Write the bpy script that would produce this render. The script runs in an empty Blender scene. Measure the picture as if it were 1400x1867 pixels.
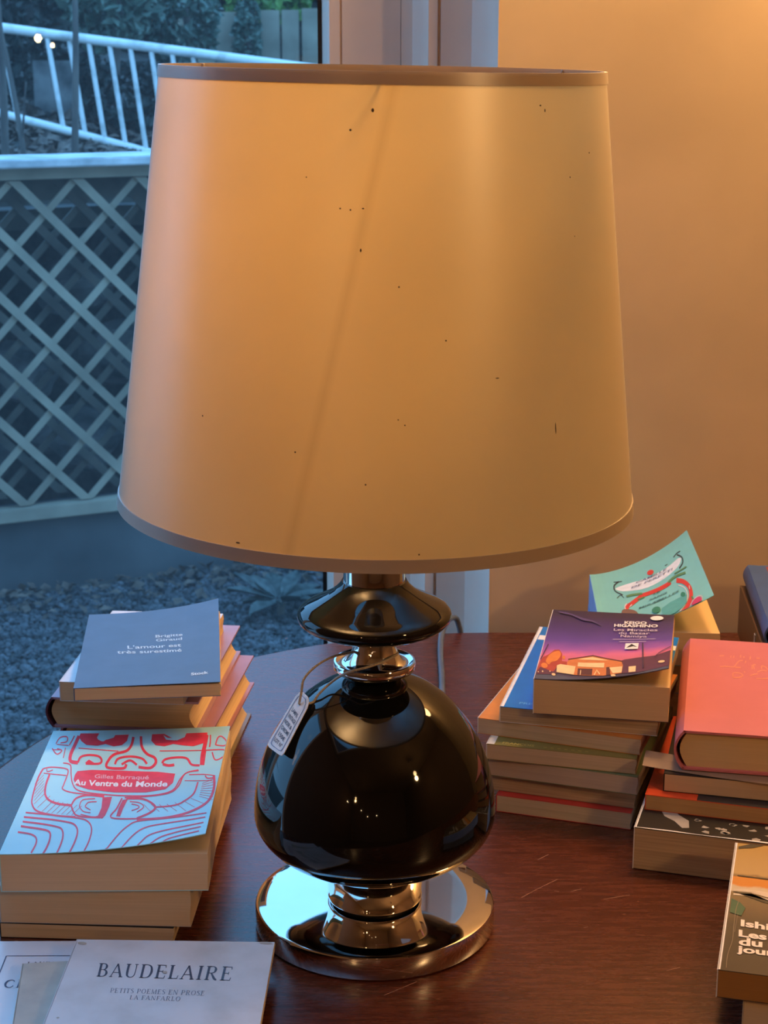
import bpy, bmesh, math, random
import numpy as np
from mathutils import Vector, Matrix, noise as mnoise
random.seed(7)
R = math.radians
C = bpy.context.scene.collection
SC = bpy.context.scene

# ---------------------------------------------------------------- camera
CAM_F, CAM_P, CAM_L, CAM_H, CAM_X = 3163.0, R(15.16), 1.3, 0.7035, 0.0076
cam = bpy.data.cameras.new('camera')
cam.sensor_fit = 'VERTICAL'; cam.sensor_height = 24.0; cam.lens = CAM_F / 1867 * 24.0
cam.clip_start = 0.05; cam.clip_end = 100
cam.dof.use_dof = True; cam.dof.focus_distance = 1.40; cam.dof.aperture_fstop = 15
camo = bpy.data.objects.new('camera', cam); C.objects.link(camo)
camo.location = (CAM_X, -CAM_L, CAM_H); camo.rotation_euler = (R(90) - CAM_P, 0, 0)
SC.camera = camo

# ---------------------------------------------------------------- world: overcast evening sky
W = bpy.data.worlds.new('sky'); SC.world = W; W.use_nodes = True
nt = W.node_tree; nt.nodes.clear()
tc = nt.nodes.new('ShaderNodeTexCoord'); sp = nt.nodes.new('ShaderNodeSeparateXYZ')
rp = nt.nodes.new('ShaderNodeValToRGB'); bg = nt.nodes.new('ShaderNodeBackground'); wo = nt.nodes.new('ShaderNodeOutputWorld')
rp.color_ramp.elements[0].position = 0.0; rp.color_ramp.elements[0].color = (0.17, 0.42, 0.76, 1)
rp.color_ramp.elements[1].position = 1.0; rp.color_ramp.elements[1].color = (0.17, 0.50, 1.0, 1)
bg.inputs['Strength'].default_value = 3.2
nt.links.new(tc.outputs['Generated'], sp.inputs[0]); nt.links.new(sp.outputs['Z'], rp.inputs[0])
nt.links.new(rp.outputs[0], bg.inputs[0]); nt.links.new(bg.outputs[0], wo.inputs[0])

# ---------------------------------------------------------------- exposure
SC.view_settings.view_transform = 'Standard'; SC.view_settings.look = 'None'
SC.view_settings.exposure = 0.0; SC.view_settings.gamma = 1.0; SC.view_settings.use_curve_mapping = False
SC.cycles.use_denoising = True
SC.cycles.sample_clamp_indirect = 6.0
SC.cycles.max_bounces = 10; SC.cycles.transparent_max_bounces = 12

# lamps of the room: (x, y, z, watts, bulb radius, label)
WARM = (1.0, 0.57, 0.23)
ROOM_LAMPS = [
    (0.40, 0.55, 1.44, 21, 0.10, 'warm globe bulb high by the cream wall, above the right of the table lamp'),
    (0.98, 0.54, 1.40, 14.5, 0.10, 'warm globe bulb hanging high by the cream wall, far right of the table lamp'),
    (1.40, -1.35, 1.20, 28, 0.06, 'warm globe bulb hanging in the room over the shop floor, out of the picture'),
    (-0.95, -2.9, 1.05, 8, 0.04, 'warm globe bulb hanging far back in the room, on the window side'),
]

# ================================================================ helpers
def mat(name, col, rough=0.6, metal=0.0, coat=0.0, spec=0.5, emit=None, strength=0.0):
    m = bpy.data.materials.new(name); m.use_nodes = True
    b = m.node_tree.nodes['Principled BSDF']
    b.inputs['Base Color'].default_value = (*col, 1); b.inputs['Roughness'].default_value = rough
    b.inputs['Metallic'].default_value = metal; b.inputs['Coat Weight'].default_value = coat
    b.inputs['Specular IOR Level'].default_value = spec
    if emit:
        b.inputs['Emission Color'].default_value = (*emit, 1); b.inputs['Emission Strength'].default_value = strength
    return m

def nodes(m):
    return m.node_tree.nodes, m.node_tree.links, m.node_tree.nodes['Principled BSDF']

def noisy(m, c1, c2, scale=20, stretch=(1, 1, 1), detail=4, lo=0.35, hi=0.65, bump=0.0, bscale=None, coord='Object', bdist=0.001, dist=0.0):
    """colour varied between c1 and c2 by noise, with optional relief"""
    N, Lk, b = nodes(m)
    t = N.new('ShaderNodeTexCoord'); mp = N.new('ShaderNodeMapping'); mp.inputs['Scale'].default_value = stretch
    n = N.new('ShaderNodeTexNoise'); n.inputs['Scale'].default_value = scale; n.inputs['Detail'].default_value = detail
    n.inputs['Distortion'].default_value = dist
    r = N.new('ShaderNodeValToRGB')
    r.color_ramp.elements[0].position = lo; r.color_ramp.elements[0].color = (*c1, 1)
    r.color_ramp.elements[1].position = hi; r.color_ramp.elements[1].color = (*c2, 1)
    Lk.new(t.outputs[coord], mp.inputs[0]); Lk.new(mp.outputs[0], n.inputs['Vector'])
    Lk.new(n.outputs['Fac'], r.inputs[0]); Lk.new(r.outputs[0], b.inputs['Base Color'])
    if bump:
        src = n
        if bscale:
            src = N.new('ShaderNodeTexNoise'); src.inputs['Scale'].default_value = bscale; src.inputs['Detail'].default_value = 3
            Lk.new(mp.outputs[0], src.inputs['Vector'])
        bp = N.new('ShaderNodeBump'); bp.inputs['Strength'].default_value = bump; bp.inputs['Distance'].default_value = bdist
        Lk.new(src.outputs['Fac'], bp.inputs['Height']); Lk.new(bp.outputs[0], b.inputs['Normal'])
    return m

def link(name, me, m=None, parent=None, smooth=False):
    o = bpy.data.objects.new(name, me); C.objects.link(o)
    if m is not None: me.materials.append(m)
    if parent is not None: o.parent = parent
    if smooth: me.shade_smooth()
    return o

def pyd(name, v, f, m=None, parent=None, smooth=False):
    me = bpy.data.meshes.new(name); me.from_pydata([tuple(p) for p in v], [], [tuple(q) for q in f]); me.update()
    return link(name, me, m, parent, smooth)

def bmo(name, bm, m=None, parent=None, smooth=False):
    bmesh.ops.recalc_face_normals(bm, faces=bm.faces[:])
    me = bpy.data.meshes.new(name); bm.to_mesh(me); bm.free()
    return link(name, me, m, parent, smooth)

def tag(o, label=None, cat=None, group=None, kind=None):
    if label: o['label'] = label
    if cat: o['category'] = cat
    if group: o['group'] = group
    if kind: o['kind'] = kind
    return o

def empty(name, loc=(0, 0, 0), rz=0.0):
    o = bpy.data.objects.new(name, None); C.objects.link(o); o.location = loc; o.rotation_euler = (0, 0, rz)
    o.empty_display_size = 0.02
    return o

def box(bm, x0, x1, y0, y1, z0, z1, M=None):
    vs = [bm.verts.new(p) for p in [(x0,y0,z0),(x1,y0,z0),(x1,y1,z0),(x0,y1,z0),(x0,y0,z1),(x1,y0,z1),(x1,y1,z1),(x0,y1,z1)]]
    if M is not None:
        for q in vs: q.co = M @ q.co
    for f in [(0,3,2,1),(4,5,6,7),(0,1,5,4),(1,2,6,5),(2,3,7,6),(3,0,4,7)]: bm.faces.new([vs[i] for i in f])

def boxo(name, x0, x1, y0, y1, z0, z1, m, parent=None, M=None, bev=0.0):
    bm = bmesh.new(); box(bm, x0, x1, y0, y1, z0, z1, M)
    if bev: bmesh.ops.bevel(bm, geom=bm.edges[:], offset=bev, segments=2, affect='EDGES')
    return bmo(name, bm, m, parent)

def lathe(name, prof, m, parent=None, n=96, closed=True, smooth=True):
    v, f = [], []
    for (r, z) in prof:
        for i in range(n):
            a = 2 * math.pi * i / n
            v.append((r * math.cos(a), r * math.sin(a), z))
    k = len(prof)
    for j in range(k - 1):
        for i in range(n):
            f.append((j*n+i, j*n+(i+1) % n, (j+1)*n+(i+1) % n, (j+1)*n+i))
    if closed:
        f.append(tuple(range(n-1, -1, -1))); f.append(tuple((k-1)*n+i for i in range(n)))
    o = pyd(name, v, f, m, parent, smooth)
    if smooth:
        md = None
        for p in o.data.polygons: p.use_smooth = len(p.vertices) == 4
        o.data.set_sharp_from_angle(angle=R(38))
    return o

def spline(pts, k=6, closed=False):
    """Catmull-Rom through points of any dimension"""
    P = [np.array(p, float) for p in pts]; n = len(P); out = []
    if n < 3: return P
    segs = n if closed else n - 1
    for i in range(segs):
        if closed: a, b, c, d = P[(i-1) % n], P[i], P[(i+1) % n], P[(i+2) % n]
        else: a, b, c, d = P[max(i-1, 0)], P[i], P[i+1], P[min(i+2, n-1)]
        for j in range(k):
            t = j / k
            out.append(0.5 * ((2*b) + (c-a)*t + (2*a-5*b+4*c-d)*t*t + (3*b-a-3*c+d)*t**3))
    if not closed: out.append(P[-1])
    return out

def tube(name, pts, rad, m, parent=None, n=8, k=6, smooth_path=True):
    P = spline(pts, k) if smooth_path else [np.array(p, float) for p in pts]
    P = [Vector(p) for p in P]; v, f = [], []
    ref = Vector((0.13, 0.31, 0.94)).normalized()
    for i, p in enumerate(P):
        t = (P[min(i+1, len(P)-1)] - P[max(i-1, 0)]).normalized()
        a = t.cross(ref)
        if a.length < 1e-4: a = t.cross(Vector((1, 0, 0)))
        a.normalize(); b = t.cross(a)
        r = rad(i / (len(P)-1)) if callable(rad) else rad
        for j in range(n):
            w = 2*math.pi*j/n; v.append(p + a*(r*math.cos(w)) + b*(r*math.sin(w)))
    for i in range(len(P)-1):
        for j in range(n): f.append((i*n+j, i*n+(j+1) % n, (i+1)*n+(j+1) % n, (i+1)*n+j))
    f.append(tuple(range(n-1, -1, -1))); f.append(tuple((len(P)-1)*n+j for j in range(n)))
    return pyd(name, v, f, m, parent, True)

def extrude_profile(name, prof, z0, z1, m, parent=None, smooth=False):
    """closed plan outline (x, y) raised from z0 to z1"""
    n = len(prof)
    v = [(x, y, z0) for x, y in prof] + [(x, y, z1) for x, y in prof]
    f = [(i, (i+1) % n, n+(i+1) % n, n+i) for i in range(n)] + [tuple(range(n-1, -1, -1)), tuple(range(n, 2*n))]
    o = pyd(name, v, f, m, parent)
    bm = bmesh.new(); bm.from_mesh(o.data); bmesh.ops.recalc_face_normals(bm, faces=bm.faces[:]); bm.to_mesh(o.data); bm.free()
    if smooth:
        o.data.shade_smooth(); o.data.set_sharp_from_angle(angle=R(28))
    return o

# ================================================================ lettering
_txt_cache = {}
def text2d(s, bold=0.0, shear=0.0):
    """flat triangulated lettering from Blender's own face, cap height about 0.7"""
    key = (s, bold, shear)
    if key in _txt_cache: return _txt_cache[key]
    cu = bpy.data.curves.new('lettering', 'FONT'); cu.body = s; cu.size = 1.0; cu.resolution_u = 3; cu.offset = bold; cu.shear = shear
    o = bpy.data.objects.new('lettering', cu); C.objects.link(o)
    bpy.context.view_layer.update()
    ev = o.evaluated_get(bpy.context.evaluated_depsgraph_get()); me = ev.to_mesh()
    v = [(p.co.x, p.co.y) for p in me.vertices]; f = [tuple(p.vertices) for p in me.polygons]
    ev.to_mesh_clear(); bpy.data.objects.remove(o); bpy.data.curves.remove(cu)
    x0 = min(p[0] for p in v); x1 = max(p[0] for p in v)
    v = [((x-x0)/(x1-x0), y/0.72) for x, y in v]
    _txt_cache[key] = (v, f)
    return v, f

_T, _t = 0.135, 0.05
def _ser(x, y, s=0.13): return [(x-s, y, _t), (x+s, y, _t)]
def _stem(x): return [[(x, 0, _T), (x, 1, _T)], _ser(x, .02), _ser(x, .98)]
SERIF = {
 'I': (.40, _stem(.20)),
 'B': (.74, _stem(.18) + [[(.18,.98,_t),(.38,.98,_t),(.5,.9,.09),(.54,.76,_T),(.5,.61,.09),(.38,.53,_t),(.18,.53,_t)], [(.38,.53,_t),(.54,.45,.09),(.6,.27,_T),(.54,.1,.09),(.4,.02,_t),(.18,.02,_t)]]),
 'A': (.80, [[(.09,0,.055),(.37,1,.055)], [(.37,1,.1),(.68,0,_T)], [(.18,.34,_t),(.56,.34,_t)], _ser(.1,.02,.1), _ser(.68,.02,.12)]),
 'U': (.80, [[(.16,1,_T),(.16,.35,_T),(.22,.1,.1),(.4,0.01,.06),(.56,.1,.06),(.62,.35,_t),(.62,1,_t)], _ser(.16,.98), _ser(.62,.98,.1)]),
 'D': (.84, _stem(.18) + [[(.18,.98,_t),(.42,.98,_t),(.62,.85,.1),(.7,.5,_T),(.62,.15,.1),(.42,.02,_t),(.18,.02,_t)]]),
 'E': (.70, _stem(.18) + [[(.18,.975,_t),(.56,.975,_t)], [(.55,1,.04),(.57,.8,.04)], [(.18,.52,_t),(.44,.52,_t)], [(.44,.62,.04),(.44,.42,.04)], [(.18,.025,_t),(.58,.025,_t)], [(.57,0,.04),(.61,.22,.04)]]),
 'F': (.66, _stem(.18) + [[(.18,.975,_t),(.56,.975,_t)], [(.55,1,.04),(.57,.8,.04)], [(.18,.52,_t),(.44,.52,_t)], [(.44,.62,.04),(.44,.42,.04)]]),
 'L': (.66, _stem(.18) + [[(.18,.025,_t),(.56,.025,_t)], [(.55,0,.04),(.6,.26,.04)]]),
 'R': (.80, _stem(.18) + [[(.18,.98,_t),(.4,.98,_t),(.53,.9,.09),(.57,.75,_T),(.53,.59,.09),(.4,.51,_t),(.18,.51,_t)], [(.36,.51,.08),(.58,.12,_T),(.72,.0,.08)]]),
 'P': (.70, _stem(.18) + [[(.18,.98,_t),(.4,.98,_t),(.54,.89,.09),(.59,.72,_T),(.54,.55,.09),(.4,.46,_t),(.18,.46,_t)]]),
 'T': (.70, [[(.35,0,_T),(.35,1,_T)], _ser(.35,.02), [(.05,.975,_t),(.65,.975,_t)], [(.06,1,.04),(.04,.76,.04)], [(.64,1,.04),(.66,.76,.04)]]),
 'S': (.60, [[(.5,.80,.04),(.42,.95,_t),(.28,.99,.06),(.14,.88,.11),(.15,.69,.13),(.3,.53,_T),(.46,.37,.13),(.49,.17,.11),(.36,.02,.06),(.2,.01,_t),(.09,.18,.04)]]),
 'O': (.84, [[(.42,1,_t),(.2,.85,.1),(.11,.5,_T),(.2,.15,.1),(.42,0,_t),(.64,.15,.1),(.73,.5,_T),(.64,.85,.1),(.42,1,_t)]]),
 'M': (.98, [[(.14,0,_t),(.16,1,_t)], [(.16,1,.1),(.46,.05,_T)], [(.46,.05,_t),(.78,1,_t)], [(.8,1,_T),(.82,0,_T)], _ser(.14,.02,.1), _ser(.82,.02)]),
 'N': (.86, [[(.15,0,_t),(.15,1,_t)], [(.15,1,.1),(.69,0,_T)], [(.69,0,_t),(.69,1,_t)], _ser(.15,.02,.1), _ser(.69,.98,.1)]),
 'H': (.88, _stem(.19) + _stem(.69) + [[(.19,.52,_t),(.69,.52,_t)]]),
 'C': (.78, [[(.66,.78,.05),(.58,.94,_t),(.42,1,.06),(.2,.85,.11),(.11,.5,_T),(.2,.15,.11),(.42,0,.06),(.58,.06,_t),(.68,.24,.04)]]),
 ' ': (.34, []),
}
def ribbon2d(pts, smooth=True):
    """(x, y, width) polyline -> strip"""
    P = spline(pts, 5) if smooth and len(pts) > 2 else [np.array(p, float) for p in pts]
    v, f = [], []
    for i, p in enumerate(P):
        t = P[min(i+1, len(P)-1)][:2] - P[max(i-1, 0)][:2]; L = np.hypot(*t) or 1
        n = np.array([-t[1], t[0]]) / L * p[2] / 2
        v += [tuple(p[:2] + n), tuple(p[:2] - n)]
    for i in range(len(P)-1): f.append((2*i, 2*i+1, 2*i+3, 2*i+2))
    return v, f

def serif2d(s, track=0.06):
    V, F, x = [], [], 0.0
    for ch in s:
        adv, rs = SERIF[ch]
        for r in rs:
            v, f = ribbon2d(r); k = len(V)
            V += [(a + x, b) for a, b in v]; F += [tuple(i + k for i in q) for q in f]
        x += adv + track
    x -= track
    return [(a / x, b) for a, b in V], F

def poly2d(pts, smooth=False):
    P = spline(pts, 5, True) if smooth else pts
    P = [(p[0], p[1]) for p in P]
    bm = bmesh.new(); vs = [bm.verts.new((p[0], p[1], 0)) for p in P]
    bm.faces.new(vs); bmesh.ops.triangulate(bm, faces=bm.faces[:])
    bm.verts.index_update(); f = [tuple(q.index for q in t.verts) for t in bm.faces]; bm.free()
    return P, f

def ellipse2d(cx, cy, rx, ry, a=0.0, n=24):
    c, s = math.cos(a), math.sin(a)
    return poly2d([(cx + rx*math.cos(t)*c - ry*math.sin(t)*s, cy + rx*math.cos(t)*s + ry*math.sin(t)*c) for t in [2*math.pi*i/n for i in range(n)]])

def homography(quad, w, l):
    """sketch quad (back-left, back-right, front-right, front-left) -> cover coordinates (u from spine, v from foot)"""
    dst = [(0, l), (w, l), (w, 0), (0, 0)]; A, b = [], []
    for (x, y), (u, v) in zip(quad, dst):
        A.append([x, y, 1, 0, 0, 0, -u*x, -u*y]); b.append(u)
        A.append([0, 0, 0, x, y, 1, -v*x, -v*y]); b.append(v)
    h = np.linalg.solve(np.array(A, float), np.array(b, float))
    def f(p):
        x, y = p[0], p[1]; d = h[6]*x + h[7]*y + 1
        return ((h[0]*x + h[1]*y + h[2]) / d, (h[3]*x + h[4]*y + h[5]) / d)
    return f

class Art:
    """flat print gathered per ink on one book cover"""
    def __init__(s, book, quad=None):
        s.b = book; s.H = homography(quad, book['w'], book['l']) if quad else (lambda p: p); s.n = 0
    def put(s, name, m, parts, lift=None):
        single = {'lit_windows': 'lit_window', 'curls': 'curl', 'sprigs': 'sprig', 'hillside': 'hillside', 'street_lamp': 'pole', 'wreath': 'wreath', 'wreath_highlight': 'wreath_highlight',
                  'roof_line': 'shop_detail', 'foliage_glow': 'foliage_glow', 'frame_line': 'frame_line', 'worn_patch': 'worn_patch', 'bottle': 'bottle', 'cover_panel': 'cover_panel',
                  'white_band': 'white_band', 'greenery': 'leaf_print', 'car_bonnet': 'car_bonnet', 'car_shadow': 'car_shadow', 'eye_mark': 'eye_mark', 'crease': 'crease'}
        if name in single and len(parts) > 1:
            for q in parts: s.put(single[name] + '_print', m, [q], lift)
            return
        V, F = [], []
        for v, f in parts:
            k = len(V); V += [(min(max(q[0], 0.0004), s.b['w'] - 0.0004), min(max(q[1], 0.0003), s.b['l'] - 0.0003)) for q in map(s.H, v)]; F += [tuple(i + k for i in q) for q in f]
        s.n += 1
        bm = bmesh.new(); bv = [bm.verts.new((q[0], q[1], 0)) for q in V]
        for q in F:
            try: bm.faces.new([bv[i] for i in q])
            except ValueError: pass
        if s.b['curved']:
            for _ in range(6):
                lg = [e for e in bm.edges if e.calc_length() > 0.007]
                if not lg: break
                bmesh.ops.subdivide_edges(bm, edges=lg, cuts=1); bmesh.ops.triangulate(bm, faces=[q for q in bm.faces if len(q.verts) > 4])
        bm.verts.index_update(); V = [(q.co.x, q.co.y) for q in bm.verts]; F = [tuple(w.index for w in q.verts) for q in bm.faces]; bm.free()
        d = 0.00012 + 0.00004 * s.n if lift is None else lift
        V3 = [s.b['surf'](u, v, d) for u, v in V]
        o = pyd(name, V3, F, m, s.b['cover'])
        if len(parts) > 3: o['kind'] = 'stuff'
        bm = bmesh.new(); bm.from_mesh(o.data)
        for fc in bm.faces:
            fc.normal_update()
            if fc.normal.z < 0: fc.normal_flip()
        bm.to_mesh(o.data); bm.free()
        return o
    def line(s, txt, p0, p1, h, up=(0, -1), bold=0.0, shear=0.0, serif=False):
        """lettering from p0 to p1 along its baseline, h high"""
        v, f = serif2d(txt) if serif else text2d(txt, bold, shear)
        dx, dy = p1[0]-p0[0], p1[1]-p0[1]
        return [(p0[0] + dx*x + up[0]*h*y, p0[1] + dy*x + up[1]*h*y) for x, y in v], f

# ================================================================ materials
def painted(name, col, rough=0.5, d=0.06):
    m = mat(name, col, rough)
    return noisy(m, tuple(c*(1-d) for c in col), tuple(min(1, c*(1+d)) for c in col), 6, bump=0.05, bscale=180, bdist=0.0005)

M = {}
M['wall'] = painted('cream_plaster', (0.60, 0.46, 0.29), 0.75)
M['trim'] = painted('greige_paint', (0.80, 0.67, 0.57), 0.32)
M['dark_wall'] = painted('brown_wall', (0.15, 0.085, 0.045), 0.8)
M['ceiling'] = painted('ceiling_paint', (0.30, 0.21, 0.14), 0.85)
M['floor'] = noisy(mat('floor_boards', (0.12, 0.06, 0.03), 0.4), (0.08, 0.035, 0.018), (0.16, 0.08, 0.04), 3, (1, 12, 1))
M['chrome'] = mat('chrome', (0.80, 0.78, 0.76), 0.045, 1.0)
noisy(M['chrome'], (0.74, 0.72, 0.70), (0.84, 0.82, 0.80), 9)
M['black_glaze'] = mat('black_glaze', (0.004, 0.004, 0.0035), 0.045, 0, 0.0, 0.5)
noisy(M['black_glaze'], (0.003, 0.003, 0.003), (0.006, 0.0055, 0.005), 12)
M['black_plastic'] = noisy(mat('black_plastic', (0.01, 0.01, 0.01), 0.35), (0.008, 0.008, 0.008), (0.014, 0.013, 0.013), 30)
M['grey_cable'] = noisy(mat('grey_cable', (0.10, 0.12, 0.15), 0.35), (0.09, 0.11, 0.14), (0.12, 0.14, 0.17), 40)
M['string'] = noisy(mat('jute_string', (0.5, 0.42, 0.33), 0.8), (0.36, 0.30, 0.24), (0.62, 0.54, 0.44), 900, (1, 1, 1), bump=0.5, bdist=0.0003)
M['tag_card'] = noisy(mat('tag_card', (0.82, 0.82, 0.82), 0.5), (0.84, 0.84, 0.85), (0.90, 0.90, 0.90), 60)
M['tag_ink'] = noisy(mat('tag_ink', (0.03, 0.04, 0.09), 0.6), (0.025, 0.03, 0.08), (0.05, 0.06, 0.12), 200)
M['tag_border'] = noisy(mat('tag_border_ink', (0.18, 0.27, 0.45), 0.6), (0.15, 0.24, 0.42), (0.22, 0.31, 0.48), 200)

# ---- table wood
def wood():
    m = mat('mahogany', (0.09, 0.022, 0.010), 0.24, spec=0.62); N, Lk, b = nodes(m)
    t = N.new('ShaderNodeTexCoord'); mp = N.new('ShaderNodeMapping'); mp.inputs['Scale'].default_value = (7.0, 70, 1)
    n = N.new('ShaderNodeTexNoise'); n.inputs['Scale'].default_value = 3.2; n.inputs['Detail'].default_value = 12; n.inputs['Roughness'].default_value = 0.62; n.inputs['Distortion'].default_value = 0.25
    r = N.new('ShaderNodeValToRGB'); e = r.color_ramp.elements
    e[0].position = 0.28; e[0].color = (0.052, 0.011, 0.0045, 1); e[1].position = 0.72; e[1].color = (0.118, 0.028, 0.010, 1)
    k = e.new(0.5); k.color = (0.088, 0.020, 0.009, 1)
    Lk.new(t.outputs['Object'], mp.inputs[0]); Lk.new(mp.outputs[0], n.inputs['Vector']); Lk.new(n.outputs['Fac'], r.inputs[0])
    # fine scratches and worn spots
    mp2 = N.new('ShaderNodeMapping'); mp2.inputs['Scale'].default_value = (34, 90, 1); mp2.inputs['Rotation'].default_value = (0, 0, 0.5)
    s = N.new('ShaderNodeTexNoise'); s.inputs['Scale'].default_value = 2; s.inputs['Detail'].default_value = 5
    rs = N.new('ShaderNodeValToRGB'); rs.color_ramp.elements[0].position = 0.69; rs.color_ramp.elements[1].position = 0.75
    mx = N.new('ShaderNodeMixRGB'); mx.inputs[2].default_value = (0.26, 0.11, 0.06, 1)
    Lk.new(t.outputs['Object'], mp2.inputs[0]); Lk.new(mp2.outputs[0], s.inputs['Vector']); Lk.new(s.outputs['Fac'], rs.inputs[0])
    Lk.new(rs.outputs[0], mx.inputs[0]); Lk.new(r.outputs[0], mx.inputs[1]); Lk.new(mx.outputs[0], b.inputs['Base Color'])
    g = N.new('ShaderNodeMapRange'); g.inputs['To Min'].default_value = 0.20; g.inputs['To Max'].default_value = 0.34
    Lk.new(n.outputs['Fac'], g.inputs[0]); Lk.new(g.outputs[0], b.inputs['Roughness'])
    bp = N.new('ShaderNodeBump'); bp.inputs['Strength'].default_value = 0.12; bp.inputs['Distance'].default_value = 0.0006
    Lk.new(n.outputs['Fac'], bp.inputs['Height']); Lk.new(bp.outputs[0], b.inputs['Normal'])
    return m
M['wood'] = wood()

# ---- glass pane: mirror film over clear
def glass():
    m = bpy.data.materials.new('window_glass'); m.use_nodes = True; N = m.node_tree.nodes; Lk = m.node_tree.links; N.clear()
    o = N.new('ShaderNodeOutputMaterial'); mx = N.new('ShaderNodeMixShader'); tr = N.new('ShaderNodeBsdfTransparent'); gl = N.new('ShaderNodeBsdfGlossy')
    fr = N.new('ShaderNodeFresnel'); fr.inputs['IOR'].default_value = 1.55; gl.inputs['Roughness'].default_value = 0.0
    tr.inputs['Color'].default_value = (0.93, 0.96, 0.97, 1)
    Lk.new(fr.outputs[0], mx.inputs[0]); Lk.new(tr.outputs[0], mx.inputs[1]); Lk.new(gl.outputs[0], mx.inputs[2]); fm = N.new('ShaderNodeMixShader'); fm.inputs[0].default_value = 0.045; tl = N.new('ShaderNodeBsdfTranslucent'); tl.inputs['Color'].default_value = (0.8, 0.8, 0.8, 1)
    Lk.new(mx.outputs[0], fm.inputs[1]); Lk.new(tl.outputs[0], fm.inputs[2]); Lk.new(fm.outputs[0], o.inputs[0])
    return m
M['glass'] = glass()

# ---- lampshade: cream paper over card, lets light through; one slanting shadow streak painted in
def shade_mat(name, col, shadow_streak=True, thru=None):
    m = bpy.data.materials.new(name); m.use_nodes = True; N = m.node_tree.nodes; Lk = m.node_tree.links; N.clear()
    o = N.new('ShaderNodeOutputMaterial'); mx = N.new('ShaderNodeMixShader'); df = N.new('ShaderNodeBsdfDiffuse'); tl = N.new('ShaderNodeBsdfTranslucent')
    mx.inputs[0].default_value = 0.50
    t = N.new('ShaderNodeTexCoord'); n = N.new('ShaderNodeTexNoise'); n.inputs['Scale'].default_value = 7; n.inputs['Detail'].default_value = 5
    r = N.new('ShaderNodeValToRGB'); r.color_ramp.elements[0].position = 0.3; r.color_ramp.elements[1].position = 0.7
    r.color_ramp.elements[0].color = (*[c*0.90 for c in col], 1); r.color_ramp.elements[1].color = (*col, 1)
    Lk.new(t.outputs['Object'], n.inputs['Vector']); Lk.new(n.outputs['Fac'], r.inputs[0])
    out = r.outputs[0]
    if shadow_streak:
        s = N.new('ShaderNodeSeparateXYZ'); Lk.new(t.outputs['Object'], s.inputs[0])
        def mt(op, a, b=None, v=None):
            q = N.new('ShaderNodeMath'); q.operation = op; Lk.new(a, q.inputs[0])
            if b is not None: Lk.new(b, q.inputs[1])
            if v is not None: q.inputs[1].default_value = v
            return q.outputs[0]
        # painted shadow streak runs from x=+0.008 at the top rim to x=-0.042 low down (front face)
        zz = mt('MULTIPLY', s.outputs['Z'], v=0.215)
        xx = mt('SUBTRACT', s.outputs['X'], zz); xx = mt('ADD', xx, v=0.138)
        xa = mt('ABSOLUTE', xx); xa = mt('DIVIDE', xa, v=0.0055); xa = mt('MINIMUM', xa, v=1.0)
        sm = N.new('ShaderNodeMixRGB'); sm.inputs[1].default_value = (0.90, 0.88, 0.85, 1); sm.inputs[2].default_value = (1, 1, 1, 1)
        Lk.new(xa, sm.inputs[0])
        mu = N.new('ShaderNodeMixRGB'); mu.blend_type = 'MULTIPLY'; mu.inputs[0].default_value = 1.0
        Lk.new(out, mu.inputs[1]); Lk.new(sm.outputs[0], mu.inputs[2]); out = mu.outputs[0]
    w = N.new('ShaderNodeTexNoise'); w.inputs['Scale'].default_value = 900; bp = N.new('ShaderNodeBump'); bp.inputs['Strength'].default_value = 0.12; bp.inputs['Distance'].default_value = 0.0004
    Lk.new(t.outputs['Object'], w.inputs['Vector']); Lk.new(w.outputs['Fac'], bp.inputs['Height'])
    tt = N.new('ShaderNodeMixRGB'); tt.blend_type = 'MULTIPLY'; tt.inputs[0].default_value = 1.0; tt.inputs[2].default_value = (*(thru or (1, 1, 1)), 1); Lk.new(out, tt.inputs[1])
    Lk.new(out, df.inputs[0]); Lk.new(tt.outputs[0], tl.inputs[0]); Lk.new(bp.outputs[0], df.inputs['Normal'])
    Lk.new(df.outputs[0], mx.inputs[1]); Lk.new(tl.outputs[0], mx.inputs[2])
    gl = N.new('ShaderNodeBsdfGlossy'); gl.inputs['Roughness'].default_value = 0.34; gl.inputs['Color'].default_value = (1, 1, 1, 1)
    fr = N.new('ShaderNodeFresnel'); fr.inputs['IOR'].default_value = 1.62; m2 = N.new('ShaderNodeMixShader')
    Lk.new(fr.outputs[0], m2.inputs[0]); Lk.new(mx.outputs[0], m2.inputs[1]); Lk.new(gl.outputs[0], m2.inputs[2]); Lk.new(m2.outputs[0], o.inputs[0])
    return m
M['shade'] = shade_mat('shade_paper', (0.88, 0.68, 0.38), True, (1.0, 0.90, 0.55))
M['shade_band'] = shade_mat('shade_band', (0.74, 0.60, 0.46), False)
M['speck'] = noisy(mat('age_speck', (0.05, 0.025, 0.01), 0.8), (0.04, 0.02, 0.01), (0.10, 0.05, 0.02), 300)

# ---- paper edges of a book block
_page_cache = {}
def pages(col, dark=0.78, lines=900):
    key = (col, dark, lines)
    if key in _page_cache: return _page_cache[key]
    m = mat('page_edges', col, 0.85, spec=0.2)
    noisy(m, tuple(c*dark for c in col), col, 1.0, (6, 6, lines), 3, 0.3, 0.7, bump=0.35, bdist=0.0004)
    _page_cache[key] = m
    return m
def card(name, col, rough=0.35, d=0.05, coat=0.0):
    m = mat(name, col, rough, coat=coat)
    return noisy(m, tuple(c*(1-d) for c in col), tuple(min(1, c*(1+d)) for c in col), 40)
def ink(name, col, rough=0.45):
    m = mat(name, col, rough)
    return noisy(m, tuple(c*0.93 for c in col), tuple(min(1, c*1.05) for c in col), 120)

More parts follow.
